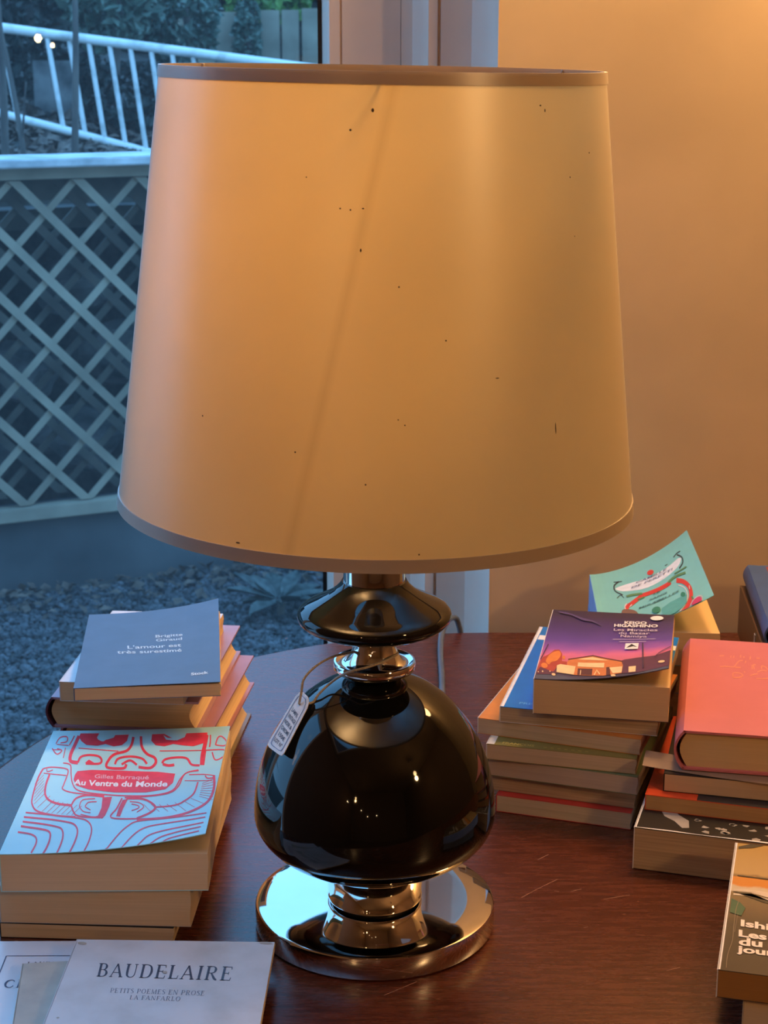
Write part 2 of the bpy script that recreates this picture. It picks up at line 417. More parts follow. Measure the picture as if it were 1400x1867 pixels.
CREAM = (0.74, 0.58, 0.38); TAN = (0.66, 0.48, 0.29); GREYP = (0.60, 0.48, 0.36)

# ================================================================ the room
FZ, CZ = -0.75, 1.75
def struct(o, label=None, cat=None):
    return tag(o, label, cat, kind='structure')
struct(boxo('floor', -1.6, 2.4, -4.2, 1.10, FZ-0.05, FZ, M['floor']), 'brown boarded floor under the table', 'floor')
SKX0, SKX1, SKY0, SKY1 = -1.42, -0.30, -1.15, 0.80          # roof window added over the window bay for blue fill light
cl = bmesh.new()
box(cl, -1.6, 2.4, -4.2, SKY0, CZ, CZ+0.05); box(cl, -1.6, 2.4, SKY1, 1.10, CZ, CZ+0.05); box(cl, -1.6, SKX0, SKY0, SKY1, CZ, CZ+0.05); box(cl, SKX1, 2.4, SKY0, SKY1, CZ, CZ+0.05)
struct(bmo('ceiling', cl, M['ceiling']), 'brown shaded ceiling over the room', 'ceiling')
added_roof = struct(empty('added_roof_window', (SKX0, SKY0, CZ)), 'roof window added over the window bay for daylight, outside the picture', 'window')
for (x0, x1, y0, y1) in [(0, SKX1-SKX0, 0, .05), (0, SKX1-SKX0, SKY1-SKY0-.05, SKY1-SKY0), (0, .05, .05, SKY1-SKY0-.05), (SKX1-SKX0-.05, SKX1-SKX0, .05, SKY1-SKY0-.05)]:
    boxo('rail', x0, x1, y0, y1, 0, 0.06, M['trim'], added_roof)
pyd('pane', [(.05, .05, .03), (SKX1-SKX0-.05, .05, .03), (SKX1-SKX0-.05, SKY1-SKY0-.05, .03), (.05, SKY1-SKY0-.05, .03)], [(0, 1, 2, 3)], M['glass'], added_roof)
struct(boxo('wall_back', 0.138, 2.4, 0.752, 1.10, FZ, CZ, M['wall']), 'cream plastered wall glowing warm behind the lamp', 'wall')
struct(boxo('wall_right', 2.3, 2.4, -4.1, 0.752, FZ, CZ, M['dark_wall']), 'brown wall on the far right, outside the picture', 'wall')
struct(boxo('wall_left', -1.6, -1.5, -4.1, 0.0, FZ, CZ, M['dark_wall']), 'brown wall on the far left, outside the picture', 'wall')
struct(boxo('wall_front', -1.6, 2.4, -4.2, -4.1, FZ, CZ, M['dark_wall']), 'brown wall behind the camera', 'wall')
struct(boxo('wall_above_window', -1.5, 0.138, 0.93, 1.10, 1.62, CZ, M['wall']), 'narrow cream wall strip over the window', 'wall')

# rounded casing between the plaster and the post
p1 = [(0.1380, 0.7515), (0.1376, 0.775), (0.1360, 0.802), (0.1315, 0.830), (0.1235, 0.852), (0.1130, 0.864), (0.1010, 0.868),
      (0.0760, 0.868), (0.0752, 0.8745), (0.0728, 0.8745), (0.0720, 0.868), (0.0612, 0.868), (0.0612, 1.10), (0.1379, 1.10)]
struct(extrude_profile('trim_1', p1, FZ, CZ, M['trim'], smooth=True), 'rounded greige casing beside the cream wall, its hollow edge catching blue daylight', 'trim')
p2 = [(0.0611, 0.872), (0.0600, 0.892), (0.0568, 0.916), (0.0510, 0.938), (0.0430, 0.950), (0.0330, 0.954), (0.0290, 0.954), (0.0290, 1.10), (0.0611, 1.10)]
struct(extrude_profile('trim_2', p2, FZ, CZ, M['trim'], smooth=True), 'greige hollow-edged post between casing and window frame', 'trim')

# window: right stile, left stile, rails, pane
win = struct(empty('window_1', (-1.0, 1.0, FZ)), 'tall glazed garden window with greige frame beside the lamp', 'window')
def wpart(o):
    o.parent = win; o.location = (1.0, -1.0, -FZ); return o
st = [(0.0284, 0.960), (-0.0450, 0.960), (-0.0455, 0.9635), (-0.0475, 0.9635), (-0.0480, 0.960), (-0.0610, 0.960), (-0.0640, 0.966),
      (-0.0690, 0.990), (-0.0725, 1.012), (-0.0725, 1.06), (0.0284, 1.06)]
wpart(extrude_profile('stile', st, FZ, 1.62, M['trim']))
wpart(extrude_profile('stile', [(-1.598, 0.96), (-1.44, 0.96), (-1.42, 1.012), (-1.42, 1.10), (-1.598, 1.10)], FZ, 1.62, M['trim']))
wpart(boxo('rail', -1.42, -0.0727, 0.97, 1.06, FZ, -0.60, M['trim']))
wpart(boxo('rail', -1.42, -0.0727, 0.97, 1.06, 1.54, 1.62, M['trim']))
wpart(boxo('gasket', -0.0775, -0.0727, 1.008, 1.03, -0.599, 1.539, M['black_plastic']))
wpart(pyd('pane', [(-1.42, 1.02, -0.60), (-0.0728, 1.02, -0.60), (-0.0728, 1.02, 1.54), (-1.42, 1.02, 1.54)], [(0, 1, 2, 3)], M['glass']))

# side window added for more daylight, out of the picture on the left
added_side = struct(empty('added_side_window', (-1.55, 0.35, FZ)), 'tall window added in the left wall for daylight, outside the picture', 'window')
def wpart2(o):
    o.parent = added_side; o.location = (1.55, -0.35, -FZ); return o
wpart2(boxo('rail', -1.59, -1.51, 0.001, 0.959, FZ, -0.60, M['trim'])); wpart2(boxo('rail', -1.59, -1.51, 0.001, 0.959, 1.54, CZ, M['trim']))
wpart2(boxo('stile', -1.59, -1.51, 0.001, 0.06, -0.599, 1.539, M['trim'])); wpart2(boxo('stile', -1.59, -1.51, 0.90, 0.959, -0.599, 1.539, M['trim']))
wpart2(pyd('pane', [(-1.55, 0.06, -0.60), (-1.55, 0.90, -0.60), (-1.55, 0.90, 1.54), (-1.55, 0.06, 1.54)], [(0, 1, 2, 3)], M['glass']))

# lamps of the room
mb = mat('bulb_glow', (1, 0.8, 0.5), 0.4, emit=(1.0, 0.62, 0.28), strength=28)
mfb = mat('fairy_glow', (1, 0.8, 0.5), 0.4, emit=(1.0, 0.72, 0.40), strength=110)
for (x, y, z, wt, rad, lab) in ROOM_LAMPS:
    t = tag(empty('pendant_bulb', (x, y, z)), lab, 'lamp', 'warm globe bulbs of the room')
    o = lathe('bulb', [(0.0005, -rad)] + [(rad*math.cos(a), rad*math.sin(a)) for a in [R(-75 + 15*i) for i in range(10)]] + [(rad*0.35, rad*0.97)], mb, t, 24)
    lathe('socket', [(rad*0.4, rad*0.95), (rad*0.42, rad*1.0), (rad*0.42, rad*1.9), (rad*0.2, rad*2.1)], M['black_plastic'], t, 16)
    tube('flex', [(0, 0, rad*2.1), (0, 0, (CZ - z)*0.6), (0, 0, CZ - z)], 0.003, M['black_plastic'], t, 6)
    ld = bpy.data.lights.new('bulb_light', 'POINT'); ld.energy = wt; ld.color = WARM; ld.shadow_soft_size = rad
    lo = bpy.data.objects.new('bulb_light', ld); C.objects.link(lo); lo.parent = t; lo.location = (0, 0, -rad - 0.03 - rad)
for (x, y, z, rr) in [(-1.052, -2.17, 0.714, 0.012), (-1.009, -2.17, 0.693, 0.007), (-0.55, -2.6, 0.55, 0.012), (-0.35, -3.2, 0.42, 0.012), (0.12, -3.1, 0.45, 0.014)]:
    t = tag(empty('fairy_bulb', (x, y, z)), 'tiny warm bulb of a light string hung across the back of the room', 'lamp', 'fairy bulbs across the back of the room')
    lathe('bulb', [(0.0003, -rr), (rr*0.7, -rr*0.7), (rr, 0), (rr*0.6, rr*0.8), (rr*0.3, rr)], mfb, t, 12)
    tube('wire', [(0, 0, rr), (0.001, 0, 0.3), (0, 0, CZ - z)], 0.0012, M['black_plastic'], t, 5)

# dried branches hung by the wall above the frame; their shadows streak the plaster
M['dry'] = noisy(mat('dried_leaf', (0.20, 0.14, 0.07), 0.8), (0.12, 0.08, 0.04), (0.28, 0.20, 0.10), 20)
def dried(label, x, y, z1, z0, seed):
    rnd = random.Random(seed); t = tag(empty('dried_branch', (x, y, z0)), label, 'plant', 'dried branches hung by the wall')
    tube('stalk', [(0.02, 0, z1 - z0), (0.0, 0.004, (z1-z0)*.6), (-0.014, 0, (z1-z0)*.3), (-0.03, 0.004, 0)], 0.0028, M['dry'], t, 6)
    for i in range(15):
        q = i/15; zz = (z1 - z0)*q*0.8; xx = -0.03 + 0.03*q; sg = -1 if i % 2 else 1; L = rnd.uniform(0.035, 0.06)
        pyd('leaf', [(xx, 0, zz), (xx + sg*L*.5, 0.006, zz - L*.25 + .012), (xx + sg*L, 0, zz - L*.8), (xx + sg*L*.4, -0.006, zz - L*.6)], [(0, 1, 2, 3)], M['dry'], t)
dried('dried branch hung high by the wall, the longer of two', 0.395, 0.655, CZ, 0.93, 1)
dried('dried branch hung high by the wall, the shorter of two', 0.30, 0.66, CZ, 1.03, 2)

# ================================================================ the garden
GZ = -0.85
M['earth'] = noisy(mat('earth', (0.05, 0.045, 0.04), 0.95), (0.025, 0.022, 0.02), (0.09, 0.08, 0.07), 14, bump=0.6, bdist=0.01)
M['concrete'] = noisy(mat('plinth', (0.16, 0.17, 0.18), 0.8), (0.055, 0.06, 0.065), (0.12, 0.125, 0.13), 2.4, bump=0.2, bscale=60, bdist=0.003)
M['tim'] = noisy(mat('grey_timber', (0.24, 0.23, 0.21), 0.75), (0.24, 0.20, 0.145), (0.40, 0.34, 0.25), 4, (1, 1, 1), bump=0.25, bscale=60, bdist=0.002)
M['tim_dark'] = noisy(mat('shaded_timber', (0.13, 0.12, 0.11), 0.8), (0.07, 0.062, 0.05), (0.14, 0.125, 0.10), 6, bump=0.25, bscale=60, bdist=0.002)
M['frost'] = noisy(mat('pale_coping', (0.42, 0.45, 0.47), 0.8), (0.36, 0.38, 0.40), (0.80, 0.80, 0.80), 9, (1, 4, 1), bump=0.4, bdist=0.004)
M['whitepaint'] = noisy(mat('worn_white_paint', (0.5, 0.5, 0.48), 0.6), (0.40, 0.40, 0.38), (0.80, 0.80, 0.77), 11, lo=0.25, hi=0.5, bump=0.2, bdist=0.002)
M['rock'] = noisy(mat('garden_rock', (0.15, 0.15, 0.15), 0.9), (0.06, 0.06, 0.06), (0.22, 0.21, 0.20), 7, bump=0.6, bdist=0.01)
M['stone'] = noisy(mat('gravel', (0.16, 0.17, 0.19), 0.75), (0.018, 0.019, 0.022), (0.16, 0.165, 0.18), 24, lo=0.3, hi=0.72)
M['deadleaf'] = noisy(mat('dead_leaf', (0.16, 0.10, 0.07), 0.8), (0.035, 0.022, 0.017), (0.19, 0.135, 0.105), 16, lo=0.3, hi=0.7)
M['ivy'] = noisy(mat('ivy_leaf', (0.05, 0.10, 0.05), 0.45), (0.02, 0.05, 0.03), (0.16, 0.22, 0.17), 9, lo=0.32, hi=0.72)
M['bright'] = noisy(mat('bright_leaf', (0.09, 0.20, 0.04), 0.5), (0.04, 0.10, 0.02), (0.18, 0.34, 0.07), 8)
M['darkhedge'] = noisy(mat('dark_hedge_leaf', (0.022, 0.032, 0.024), 0.7), (0.010, 0.014, 0.011), (0.05, 0.06, 0.05), 6)
M['silver'] = noisy(mat('silver_leaf', (0.22, 0.26, 0.24), 0.6), (0.035, 0.045, 0.042), (0.09, 0.108, 0.10), 40, bump=0.3, bdist=0.002)
M['bark'] = noisy(mat('bark', (0.12, 0.10, 0.085), 0.9), (0.06, 0.05, 0.045), (0.18, 0.155, 0.135), 18, (1, 1, 0.2), bump=0.5, bdist=0.003)

ground = struct(pyd('ground', [(-14, 1.12, GZ), (8, 1.12, GZ), (8, 30, GZ), (-14, 30, GZ)], [(0, 1, 2, 3)], M['earth']), 'dark earth of the garden under the gravel', 'ground')
FA = R(25); FX, FY = -1.10, 3.483; FD = (math.cos(FA), math.sin(FA)); FN = (-math.sin(FA), math.cos(FA))
def fp(s, d, z): return (FX + s*FD[0] + d*FN[0], FY + s*FD[1] + d*FN[1], z)

# gravel: single stones, uncountable
def gravel():
    rnd = random.Random(3)
    bm = bmesh.new(); bmesh.ops.create_icosphere(bm, subdivisions=1, radius=1.0)
    base = [v.co.copy() for v in bm.verts]; bf = [tuple(v.index for v in f.verts) for f in bm.faces]; bm.free()
    V, F = [], []
    n = 0
    while n < 42000:
        y = rnd.uniform(1.95, 4.3); x = rnd.uniform(-0.60*(y+1.3) - 0.10, 0.16)
        d = (x-FX)*FN[0] + (y-FY)*FN[1]
        if d > -0.02: continue
        r = rnd.uniform(0.004, 0.010)*(1.0 + 0.5*(rnd.random() < 0.1)); n += 1
        rot = Matrix.Rotation(rnd.uniform(0, 6.28), 3, Vector((rnd.gauss(0,1), rnd.gauss(0,1), rnd.gauss(0,1))).normalized())
        sx, sy, sz = rnd.uniform(.7, 1.3), rnd.uniform(.7, 1.2), rnd.uniform(.5, .9); k = len(V)
        z = GZ + r*rnd.uniform(0.0, 1.1)
        for b in base:
            q = rot @ Vector((b.x*sx*r, b.y*sy*r, b.z*sz*r)); V.append((q.x + x, q.y + y, q.z + z))
        F += [tuple(i + k for i in f) for f in bf]
    return pyd('gravel', V, F, M['stone'])
tag(gravel(), 'blue-grey gravel bed outside the window below the trellis', 'gravel', kind='stuff')

def leaf_mesh(rnd, pts, smin, smax, flat=0.0, asp=0.6):
    """small pointed leaves folded along the midrib, one at every point"""
    V, F = [], []
    for (x, y, z) in pts:
        s = rnd.uniform(smin, smax)
        d = Vector((rnd.gauss(0, 1), rnd.gauss(0, 1), rnd.gauss(0, 1)*(1-flat))).normalized()
        up = Vector((rnd.gauss(0, 1)*(1-flat), rnd.gauss(0, 1)*(1-flat) - 0.4*(1-flat), rnd.gauss(0, 1)*(1-flat) + flat*3 + .3)).normalized()
        sd = d.cross(up)
        if sd.length < 1e-3: continue
        sd.normalize(); nn = sd.cross(d); c = Vector((x, y, z)); k = len(V)
        V += [c - d*s*.5, c + sd*s*asp*.5 + nn*s*.12 - d*s*.05, c + d*s*.5, c - sd*s*asp*.5 + nn*s*.12 - d*s*.05]
        F += [(k, k+1, k+2), (k, k+2, k+3)]
    return V, F

def litter(name, label, region, n, zf, smin, smax, seed):
    rnd = random.Random(seed); pts = []
    for i in range(n):
        x, y = region(rnd); pts.append((x, y, zf(x, y) + rnd.uniform(0.003, 0.025)))
    V, F = leaf_mesh(rnd, pts, smin, smax, 0.55, 0.7)
    return tag(pyd(name, V, F, M['deadleaf']), label, 'leaves', kind='stuff')
litter('leaf_litter', 'brown dead leaves blown against the plinth under the trellis',
       lambda r: fp(r.uniform(-0.3, 1.5), -abs(r.gauss(0.03, 0.13)) - 0.02, 0)[:2], 420, lambda x, y: GZ + 0.010, 0.02, 0.048, 11)

# plinth and trellis
pl = bmesh.new()
for (s0, s1, d0, d1, z0, z1) in [(-2.4, 3.0, 0.03, 0.22, GZ, -0.632)]:
    vs = [pl.verts.new(fp(s, d, z)) for z in (z0, z1) for s, d in ((s0, d0), (s1, d0), (s1, d1), (s0, d1))]
    for f in [(0,3,2,1),(4,5,6,7),(0,1,5,4),(1,2,6,5),(2,3,7,6),(3,0,4,7)]: pl.faces.new([vs[i] for i in f])
struct(bmo('garden_wall', pl, M['concrete']), 'low blue-grey plinth wall under the trellis', 'wall')

tre = tag(empty('trellis_fence', (FX, FY, -0.63), FA), 'grey diagonal trellis fence with pale coping, outside the window left of the lamp', 'fence')
def tpart(name, s0, s1, d0, d1, z0, z1, m, bev=0.0):
    return boxo(name, s0, s1, d0, d1, z0 + 0.63, z1 + 0.63, m, tre, bev=bev)
tag(tpart('coping', -2.4, 3.0, -0.05, 0.17, 0.372, 0.396, M['frost'], 0.004), 'pale weathered coping board')
tpart('top_board', -2.4, 3.0, 0.0, 0.035, 0.338, 0.3715, M['tim'])
tpart('bottom_rail', -2.4, 3.0, -0.01, 0.045, -0.629, -0.590, M['tim'], 0.003)
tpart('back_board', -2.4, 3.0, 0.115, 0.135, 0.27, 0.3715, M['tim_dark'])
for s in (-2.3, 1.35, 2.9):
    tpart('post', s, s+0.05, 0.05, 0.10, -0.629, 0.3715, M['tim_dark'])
Z0, Z1 = -0.586, 0.335
def slat(s_top, lean, d, m, wd=0.024, th=0.008):
    # s_top: where its axis crosses the top; lean +1 goes down to the right
    a0, a1 = s_top, s_top + lean*(Z1 - Z0)
    def end(z): return s_top + lean*(Z1 - z)
    v = []
    h = wd/2*1.414
    for dd in (d, d+th):
        for z, e in ((Z0, end(Z0)), (Z1, end(Z1))):
            v += [(e-h, dd, z+0.63), (e+h, dd, z+0.63)]
    f = [(0,1,3,2),(4,6,7,5),(0,4,5,1),(2,3,7,6),(0,2,6,4),(1,5,7,3)]
    o = pyd('slat', v, f, m, tre)
    return o
for k in range(-9, 10):
    slat(0.105 + 0.18*k, 0.96, 0.010, M['tim'])
    slat(0.462 + 0.18*k, -0.98, 0.019, M['tim'], 0.019)
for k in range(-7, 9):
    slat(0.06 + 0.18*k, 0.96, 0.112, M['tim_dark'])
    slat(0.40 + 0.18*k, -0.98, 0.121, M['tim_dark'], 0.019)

# rocks and sleepers in the shade behind the trellis
rr = random.Random(5)
def rock(x, y, z, sx, sy, sz, seed):
    bm = bmesh.new(); bmesh.ops.create_icosphere(bm, subdivisions=3, radius=1.0)
    for v in bm.verts:
        q = v.co.copy(); d = 1 + 0.35*mnoise.noise(q*1.3 + Vector((seed*3.1, 0, seed))) + 0.12*mnoise.noise(q*4 + Vector((seed, 2, 0)))
        v.co = Vector((q.x*sx*d, q.y*sy*d, q.z*sz*d))
    o = bmo('rock', bm, M['rock']); o.location = (x, y, z); o.rotation_euler = (0, 0, rr.uniform(0, 3)); return o
RK = [(-.35,.40,-.50,.20,.16,.13),(.02,.42,-.52,.18,.14,.11),(.36,.44,-.50,.19,.15,.12),(-.15,.52,-.27,.20,.15,.12),(.22,.50,-.29,.17,.14,.12),
      (.55,.52,-.25,.2,.15,.13),(-.4,.55,-.05,.18,.14,.11),(.02,.58,-.05,.2,.14,.11),(.4,.56,-.03,.18,.14,.11)]
for i, (s, d, z, a, b, c) in enumerate(RK):
    x, y, z = fp(s, d, z)
    row = ['bottom', 'middle', 'upper'][0 if i < 3 else 1 if i < 6 else 2]
    tag(rock(x, y, z, a*0.78, b*0.78, c*0.78, i), 'dark garden rock in the %s course of the bank behind the trellis' % row, 'rock', 'rocks in the %s course behind the trellis' % row)
# bank behind the rocks, then the slope up the garden
bank = bmesh.new()
vs = [bank.verts.new(fp(s, d, z)) for z in (GZ, 0.12) for s, d in ((-2.6, 0.80), (3.2, 0.80), (3.2, 1.0), (-2.6, 1.0))]
for f in [(0,3,2,1),(4,5,6,7),(0,1,5,4),(1,2,6,5),(2,3,7,6),(3,0,4,7)]: bank.faces.new([vs[i] for i in f])
struct(bmo('retaining_wall', bank, M['earth']), 'dark earth bank behind the trellis', 'wall')
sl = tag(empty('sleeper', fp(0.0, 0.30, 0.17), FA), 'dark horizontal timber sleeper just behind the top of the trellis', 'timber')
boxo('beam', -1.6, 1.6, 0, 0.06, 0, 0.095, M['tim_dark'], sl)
def slope_z(x, y):
    t = max(0.0, min(1.0, (y - 3.9)/2.6))
    return 0.24 + t*(0.10 - 0.22*(x + 1.65)) + max(0, y-6.6)*0.10 + 0.02*mnoise.noise(Vector((x*2.1, y*2.1, 0)))
gv, gf = [], []
NX, NY = 30, 26
for j in range(NY+1):
    for i in range(NX+1):
        s = -4.5 + 8.5*i/NX; t = j/NY
        x, y, _ = fp(s, 0.20 + 9.0*t*t + 0.15*t, 0)
        gv.append((x, y, slope_z(x, y)))
for j in range(NY):
    for i in range(NX): gf.append((j*(NX+1)+i, j*(NX+1)+i+1, (j+1)*(NX+1)+i+1, (j+1)*(NX+1)+i))
struct(pyd('garden_slope', gv, gf, M['earth'], None, True), 'dark leafy slope rising behind the trellis coping', 'ground')
litter('leaf_carpet', 'grey-brown fallen leaves on the slope behind the trellis coping', lambda r: (r.uniform(-3.6, -0.2), r.uniform(4.0, 7.2)), 5200, slope_z, 0.05, 0.12, 21)

# white railing running down the slope
RY = 6.5
def rz_top(x): return 0.764 - (x + 1.655)*0.128 if x > -1.0 else 0.764 - (x + 1.655)*0.139
def rz_bot(x): return 0.395 - (x + 1.653)*0.26
ra = tag(empty('railing', (-1.65, RY, 0.3)), 'worn white metal railing slanting down the garden slope, left of the lampshade', 'railing')
def loc(p): return (p[0] + 1.65, p[1] - RY, p[2] - 0.3)
tube('top_rail', [loc((x, RY, rz_top(x))) for x in (-2.5, -1.655, -0.95, -0.54, 0.1)], 0.021, M['whitepaint'], ra, 10)
tube('bottom_rail', [loc((x, RY, rz_bot(x))) for x in (-2.5, -1.65, -1.03, -0.6)], 0.019, M['whitepaint'], ra, 10)
for xt in (-1.84, -1.655, -1.455, -1.36, -1.275, -1.185, -1.095, -1.005, -0.915, -0.825):
    xb = xt + 0.055
    tube('baluster', [loc((xt, RY, rz_top(xt))), loc(((xt+xb)/2, RY, (rz_top(xt)+rz_bot(xb))/2)), loc((xb, RY, rz_bot(xb)))], 0.0105, M['whitepaint'], ra, 8)

# board fence higher up
bf = tag(empty('board_fence', (-1.1, 8.5, 0.3)), 'grey vertical board fence at the top of the garden, right of the ivy', 'fence')
for i, (x0, x1, zt, warm) in enumerate([(-1.135, -1.035, .835, 0), (-1.012, -0.915, .85, 0), (-0.905, -0.795, .862, 0), (-0.785, -0.675, .86, 0), (-0.665, -0.560, .87, 0), (-0.55, -0.455, .872, 0), (-0.44, -0.345, .88, 1), (-0.335, -0.23, .885, 1), (-0.22, -0.12, .885, 1)]):
    mm = M['tim'] if not warm else M['tim']
    boxo('board', x0 + 1.1, x1 + 1.1, 0.004*(i % 2), 0.03, 0.0, zt - 0.3, mm, bf, bev=0.003)
boxo('fence_rail', -0.05, 1.0, 0.032, 0.07, 0.1, 0.16, M['tim_dark'], bf)

# shrubs and ivy
def shrub(name, label, group, c, rad, n, smin, smax, m, seed, asp=0.6):
    rnd = random.Random(seed); pts = []
    while len(pts) < n:
        p = Vector((rnd.uniform(-1, 1), rnd.uniform(-1, 1), rnd.uniform(-1, 1)))
        if p.length > 1: continue
        k = (p.length)**0.35 / max(p.length, 1e-3); p *= k
        b = 1 + 0.30*mnoise.noise(p*2.0 + Vector((seed, 0, 0)))
        pts.append((p.x*rad[0]*b, p.y*rad[1]*b, p.z*rad[2]*b))
    V, F = leaf_mesh(rnd, pts, smin, smax, 0.1, asp)
    t = tag(empty(name, (c[0], c[1], c[2]-rad[2])), label, 'shrub', group)
    V = [(v[0], v[1], v[2] + rad[2]) for v in V]
    o = pyd('foliage', V, F, m, t); o['kind'] = 'stuff'
    tube('stem', [(0, 0, -0.12), (0.02, 0, rad[2]*0.6), (0, 0.02, rad[2]*1.3)], 0.02, M['bark'], t, 6)
    return t
shrub('ivy_bush', 'glossy green ivy bush spilling over the white railing', None, (-1.23, 6.95, 0.92), (0.26, 0.3, 0.24), 1500, 0.04, 0.085, M['ivy'], 31)
shrub('ivy_bush', 'ivy bush against the first grey fence board, right of the glossy one', None, (-0.98, 7.6, 0.82), (0.17, 0.25, 0.24), 900, 0.035, 0.075, M['ivy'], 32)
shrub('ivy_bush', 'ivy climbing the fence in the middle of the grey boards', None, (-0.73, 8.42, 0.70), (0.075, 0.06, 0.23), 520, 0.03, 0.06, M['ivy'], 33)
shrub('ivy_bush', 'dark ivy mound behind the left end of the white railing', None, (-1.75, 7.6, 0.80), (0.40, 0.35, 0.36), 1700, 0.045, 0.09, M['darkhedge'], 34)
shrub('ivy_bush', 'dark ivy low between the white balusters', None, (-1.28, 7.2, 0.44), (0.28, 0.22, 0.18), 900, 0.04, 0.08, M['darkhedge'], 35)
shrub('leafy_bush', 'bright green bush showing over the fence boards', None, (-0.68, 9.3, 1.00), (0.24, 0.25, 0.20), 800, 0.05, 0.10, M['bright'], 36)
for i, (x, y, lab) in enumerate([(-4.6, 10.2, 'far left'), (-2.2, 10.2, 'left of centre'), (0.2, 10.2, 'right of centre'), (2.6, 10.2, 'far right'), (-3.4, 11.9, 'rear left'), (-1.0, 11.9, 'rear middle'), (1.4, 11.9, 'rear right')]):
    shrub('hedge', 'dark evergreen hedge closing the garden, %s of its double row' % lab, 'dark hedges closing the garden', (x, y, 1.1), (0.92, 0.6, 1.35), 3600, 0.12, 0.24, M['darkhedge'], 40+i)

# mossy panel glimpsed behind the balusters
pn = tag(boxo('stone_slab', -1.62, -1.42, 7.0, 7.05, 0.25, 0.62, M['rock']), 'upright pale stone slab behind the left balusters', 'stone')

# thin saplings in front of the railing
def sapling(label, pts, r0, twigs=()):
    base = pts[0]; t = tag(empty('sapling', base), label, 'sapling')
    rel = [tuple(np.array(p) - np.array(base)) for p in pts]
    tube('trunk', rel, lambda q: r0*(1 - 0.45*q), M['bark'], t, 7)
    for tw in twigs: tube('twig', [tuple(np.array(p) - np.array(base)) for p in tw], lambda q: r0*0.45*(1 - 0.5*q), M['bark'], t, 5)
sapling('straight bare sapling crossing the white railing, third from the window edge', [(-1.03, 4.6, 0.25), (-1.015, 4.6, 0.50), (-1.005, 4.62, 0.80), (-0.995, 4.6, 1.3)], 0.014)
sapling('bare sapling at the far left edge of the window view', [(-1.26, 4.6, 0.26), (-1.25, 4.6, 0.6), (-1.255, 4.6, 0.9), (-1.25, 4.6, 1.4)], 0.015)
sapling('thin forked sapling leaning left between the two straight ones', [(-1.145, 4.4, 0.25), (-1.16, 4.4, 0.42), (-1.19, 4.42, 0.62), (-1.215, 4.4, 0.80), (-1.25, 4.4, 1.1)], 0.010,
        [[(-1.155, 4.4, 0.40), (-1.14, 4.38, 0.50), (-1.13, 4.38, 0.58)]])

# silvery plant by the plinth
spn = tag(empty('silver_plant', (-0.28, 3.30, GZ)), 'silver-green broad-leaved plant on the gravel, behind the black lamp disc', 'plant')
rnd = random.Random(9)
for i in range(13):
    a = i*2.399; L = rnd.uniform(0.09, 0.16); wd = L*0.42; el = rnd.uniform(0.15, 0.8); V = []
    for j in range(6):
        q = j/5; r_ = 0.02 + L*q; z = 0.02 + math.sin(el)*L*q - 0.25*L*q*q + 0.03
        hw = wd*math.sin(math.pi*min(0.97, q*0.9 + 0.08))*0.5
        for sgn in (-1, 0, 1):
            V.append((r_*math.cos(a) - sgn*hw*math.sin(a), r_*math.sin(a) + sgn*hw*math.cos(a), z + abs(sgn)*0.012))
    F = []
    for j in range(5):
        for k in (0, 1): F.append((j*3+k, j*3+k+1, (j+1)*3+k+1, (j+1)*3+k))
    pyd('leaf', V, F, M['silver'], spn, True)
tube('stem', [(0, 0, -0.01), (0, 0, 0.03), (0.005, 0, 0.05)], 0.012, M['bark'], spn, 6)

# ================================================================ table
tb = tag(empty('oval_table', (0.13, 0.10, 0.0)), 'glossy dark red mahogany oval table under the lamp and books', 'table')
out = []
A_, B_, EXT = 0.545, 0.633, 0.34
for i in range(49):
    a = R(90 + 180*i/48); out.append((A_*math.cos(a), B_*math.sin(a)))
for i in range(49):
    a = R(-90 + 180*i/48); out.append((EXT + A_*math.cos(a), B_*math.sin(a)))
def inset(pts, d):
    n = len(pts); r = []
    for i in range(n):
        p, q = np.array(pts[i-1]), np.array(pts[(i+1) % n]); t = q - p; t = t/np.hypot(*t)
        r.append((pts[i][0] - t[1]*d, pts[i][1] + t[0]*d))
    return r
rings = [(0.012, -0.028), (0.003, -0.024), (0.0, -0.016), (0.0, -0.006), (0.002, -0.0015), (0.006, 0.0)]
V, F = [], []; n = len(out)
for d, z in rings: V += [(x, y, z) for x, y in inset(out, d)]
for j in range(len(rings)-1):
    for i in range(n): F.append((j*n+i, j*n+(i+1) % n, (j+1)*n+(i+1) % n, (j+1)*n+i))
F += [tuple(range(n-1, -1, -1)), tuple((len(rings)-1)*n + i for i in range(n))]
pyd('table_top', V, F, M['wood'], tb)
ap = inset(out, 0.07)
extrude_profile('apron', ap, -0.11, -0.0282, M['wood'], tb)
for sx, sy in ((-0.30, -0.38), (0.64, -0.38), (-0.30, 0.38), (0.64, 0.38)):
    o = lathe('leg', [(0.022, FZ+0.0005), (0.026, FZ+0.02), (0.018, FZ+0.06), (0.026, -0.45), (0.034, -0.2), (0.03, -0.1105)], M['wood'], tb, 20)
    o.location = (sx, sy, 0)

